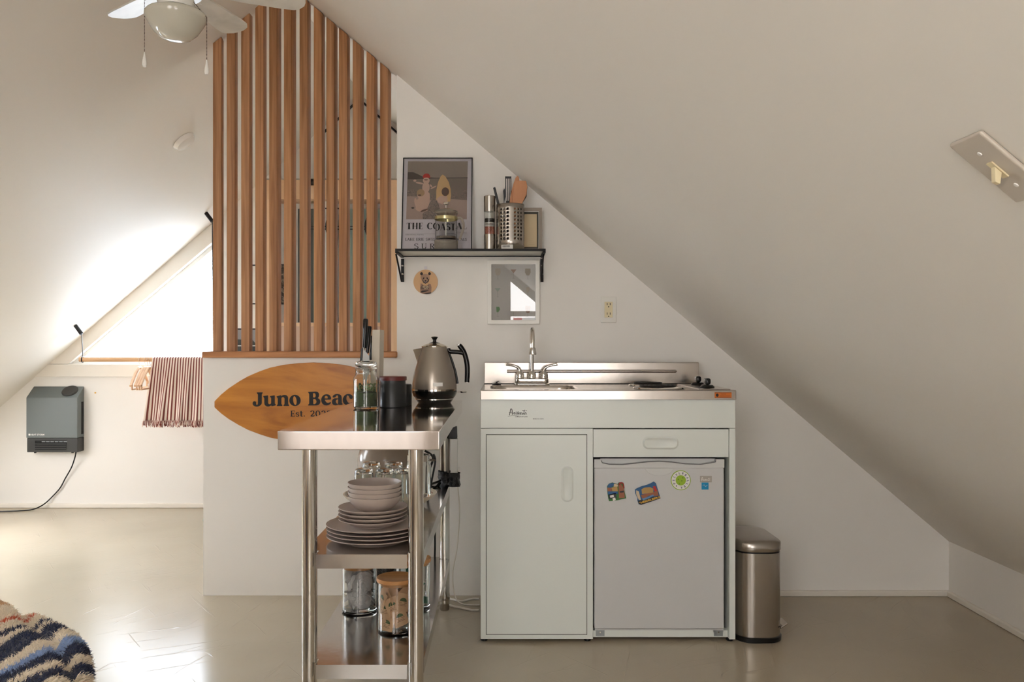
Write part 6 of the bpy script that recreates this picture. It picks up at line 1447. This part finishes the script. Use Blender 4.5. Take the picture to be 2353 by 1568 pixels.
fur = [mat('fur_cream', (226, 214, 194), .95, sheen=.4), mat('fur_rust', (196, 92, 58), .95, sheen=.3), mat('fur_navy', (34, 44, 74), .95, sheen=.3), mat('fur_tan', (206, 166, 124), .95, sheen=.3), mat('fur_blue', (136, 160, 200), .95, sheen=.4), mat('fur_cream_b', (226, 214, 194), .95)]
def bl_pt(x, y):
    """blanket surface: x,y are cloth coordinates; beyond the bed outline it drops down the side"""
    # signed distance to the rounded rectangle
    hx_, hy_ = (BX1-BX0)/2-BR, (BY1-BY0)/2-BR; cx_, cy_ = (BX0+BX1)/2, (BY0+BY1)/2
    dx, dy = abs(x-cx_)-hx_, abs(y-cy_)-hy_
    ox, oy = max(dx, 0), max(dy, 0); d = math.hypot(ox, oy)+min(max(dx, dy), 0)-BR
    er = .085
    nx_, ny_ = (math.copysign(ox, x-cx_), math.copysign(oy, y-cy_)); l = math.hypot(nx_, ny_)
    fold = .008*math.sin(x*17+y*5)+.006*math.sin(y*23-x*9)
    # crease
    cr_ = abs((x+.93)*.80+(y-1.72)*.60+.02*math.sin(y*8)); crease = -.020*math.exp(-(cr_/.016)**2)
    ztop = .515
    if d < -er or l < 1e-6: return Vector((x, y, ztop+fold*.6+crease+.0))
    nx_, ny_ = nx_/l, ny_/l; s = d+er            # arc length past the start of the rounding
    bxp, byp = x-nx_*s, y-ny_*s
    if s < er*PI/2:
        a = s/er; return Vector((bxp+nx_*er*math.sin(a), byp+ny_*er*math.sin(a), ztop-er*(1-math.cos(a))+fold*.6+crease))
    k = s-er*PI/2; g = .02*math.sin(math.atan2(ny_, nx_)*9)*min(1, k/.15)
    return Vector((bxp+nx_*(er+.03*k+g), byp+ny_*(er+.03*k+g), max(.06, ztop-er-k)+crease*.5))
def tcoord(x, y): return x-.10*(y-1.6)-.05*max(0, (x+.93)*.80+(y-1.72)*.60)
mb = MB(); gx = [-2.5+i*.09 for i in range(14)]; gx = [-2.6+i*.0125 for i in range(int(2.37/.0125))]; gy = [.0+i*.1 for i in range(9)]; gy = [y for y in gy if y < .85]+[.85+i*.02 for i in range(int(1.4/.02))]
gv = [bl_pt(x, y) for y in gy for x in gx]; nx = len(gx)
for p in gv: mb.v.append(tuple(p))
for j in range(len(gy)-1):
    for i in range(nx-1):
        mb.f.append([j*nx+i, j*nx+i+1, (j+1)*nx+i+1, (j+1)*nx+i]); mb.m.append(stripe(tcoord((gx[i]+gx[i+1])/2, (gy[j]+gy[j+1])/2)))
blk = single(mb, 'blanket', fur, 'fluffy cream blanket with navy, blue and rust stripes', 'blanket', (-1.2, 1.3, .5), smooth=80)
so = blk.modifiers.new('t', 'SOLIDIFY'); so.thickness = .01; so.offset = -1
tf = MB(); rnd = random.random
for i in range(92000):
    x, y = (-1.22+.72*rnd(), 1.25+.80*rnd()) if i < 62000 else (-2.5+1.9*rnd(), .3+1.7*rnd())
    p = bl_pt(x, y)
    if p.z < .3: continue
    a = bl_pt(x+.004, y)-p; b = bl_pt(x, y+.004)-p; n_ = a.cross(b).normalized()
    if n_.z < -.05: n_ = -n_
    d = (n_+Vector((random.gauss(0, .5), random.gauss(0, .5), random.gauss(0, .3)-.1))).normalized(); L_ = random.uniform(.005, .0095)
    s = d.cross(Vector((random.gauss(0, 1), random.gauss(0, 1), random.gauss(0, 1)))).normalized()*random.uniform(.0005, .0010)
    m1 = p+d*L_*.6+Vector((random.gauss(0, .001), random.gauss(0, .001), 0)); tip = p+d*L_+Vector((random.gauss(0, .002), random.gauss(0, .002), random.gauss(0, .001)))
    tf.add([p-n_*.001-s, p-n_*.001+s, m1+s*.8, m1-s*.8, tip], [(0, 1, 2, 3), (3, 2, 4)], stripe(tcoord(x, y)+random.gauss(0, .002)))
o = tf.make('pile', fur, blk, smooth=0); o['kind'] = 'stuff'

# ------------------------------------------------------------------ light: daylight sky through the gable windows and the added skylights
wd = bpy.data.worlds.new('sky'); SC.world = wd; wd.use_nodes = True; nt = wd.node_tree; bg = nt.nodes['Background']
tcn = nt.nodes.new('ShaderNodeTexCoord'); sep = nt.nodes.new('ShaderNodeSeparateXYZ'); nt.links.new(tcn.outputs['Generated'], sep.inputs[0])
mr = nt.nodes.new('ShaderNodeMapRange'); mr.inputs['From Min'].default_value = -.4; mr.inputs['From Max'].default_value = .4
mr.inputs['To Min'].default_value = 7.2; mr.inputs['To Max'].default_value = 22.5; nt.links.new(sep.outputs[1], mr.inputs['Value'])
nt.links.new(mr.outputs[0], bg.inputs['Strength'])
wc = nt.nodes.new('ShaderNodeMix'); wc.data_type = 'RGBA'; m2 = nt.nodes.new('ShaderNodeMapRange'); m2.inputs['From Min'].default_value = -.4; m2.inputs['From Max'].default_value = .4
nt.links.new(sep.outputs[1], m2.inputs['Value']); nt.links.new(m2.outputs[0], wc.inputs[0]); wc.inputs[6].default_value = (1., .975, .96, 1); wc.inputs[7].default_value = (.79, .885, 1., 1); nt.links.new(wc.outputs[2], bg.inputs['Color'])
def portal(loc, rot, sx, sy):
    l = bpy.data.lights.new('sky_portal', 'AREA'); l.shape = 'RECTANGLE'; l.size = sx; l.size_y = sy; l.cycles.is_portal = True
    o = bpy.data.objects.new('sky_portal', l); C.objects.link(o); o.location = loc; o.rotation_euler = rot
portal(((wx0+wx1)/2, YF+.11, (wz0+wzt)/2), (-PI/2, 0, 0), wx1-wx0, wzt-wz0)
portal((-2.775+.0, 3.2, zceil(-2.775, 2.9)+.08), (0, math.radians(-40), 0), 1.1, .6)
portal((-3.25, 4.4, zceil(-3.25, 4.4)+.08), (0, math.radians(-40), 0), .8, 1.1)
for a, b in W:
    zs_ = SILL[(a, b)]; zt_w = max(top(a), top(b), top(XM) if a < XM < b else 0); portal(((a+b)/2, YB-.12, (zs_+zt_w)/2), (PI/2, 0, 0), b-a, zt_w-zs_)

# ------------------------------------------------------------------ camera
cam = bpy.data.cameras.new('camera'); co = bpy.data.objects.new('camera', cam); C.objects.link(co)
co.location = (0, 0, EYE); co.rotation_euler = (PI/2, 0, 0); cam.sensor_width = 36; cam.lens = F/2353*36
cam.shift_x = (2353/2-CX)/2353; cam.shift_y = (CY-1568/2)/2353; cam.clip_start = .05; SC.camera = co
SC.view_settings.view_transform = 'Standard'; SC.view_settings.look = 'None'; SC.view_settings.gamma = 1; SC.view_settings.use_curve_mapping = False
SC.view_settings.exposure = .05
SC.cycles.max_bounces = 14; SC.cycles.diffuse_bounces = 8; SC.cycles.glossy_bounces = 6; SC.cycles.transmission_bounces = 12; SC.cycles.transparent_max_bounces = 12
SC.cycles.use_denoising = True; SC.cycles.sample_clamp_indirect = 8.
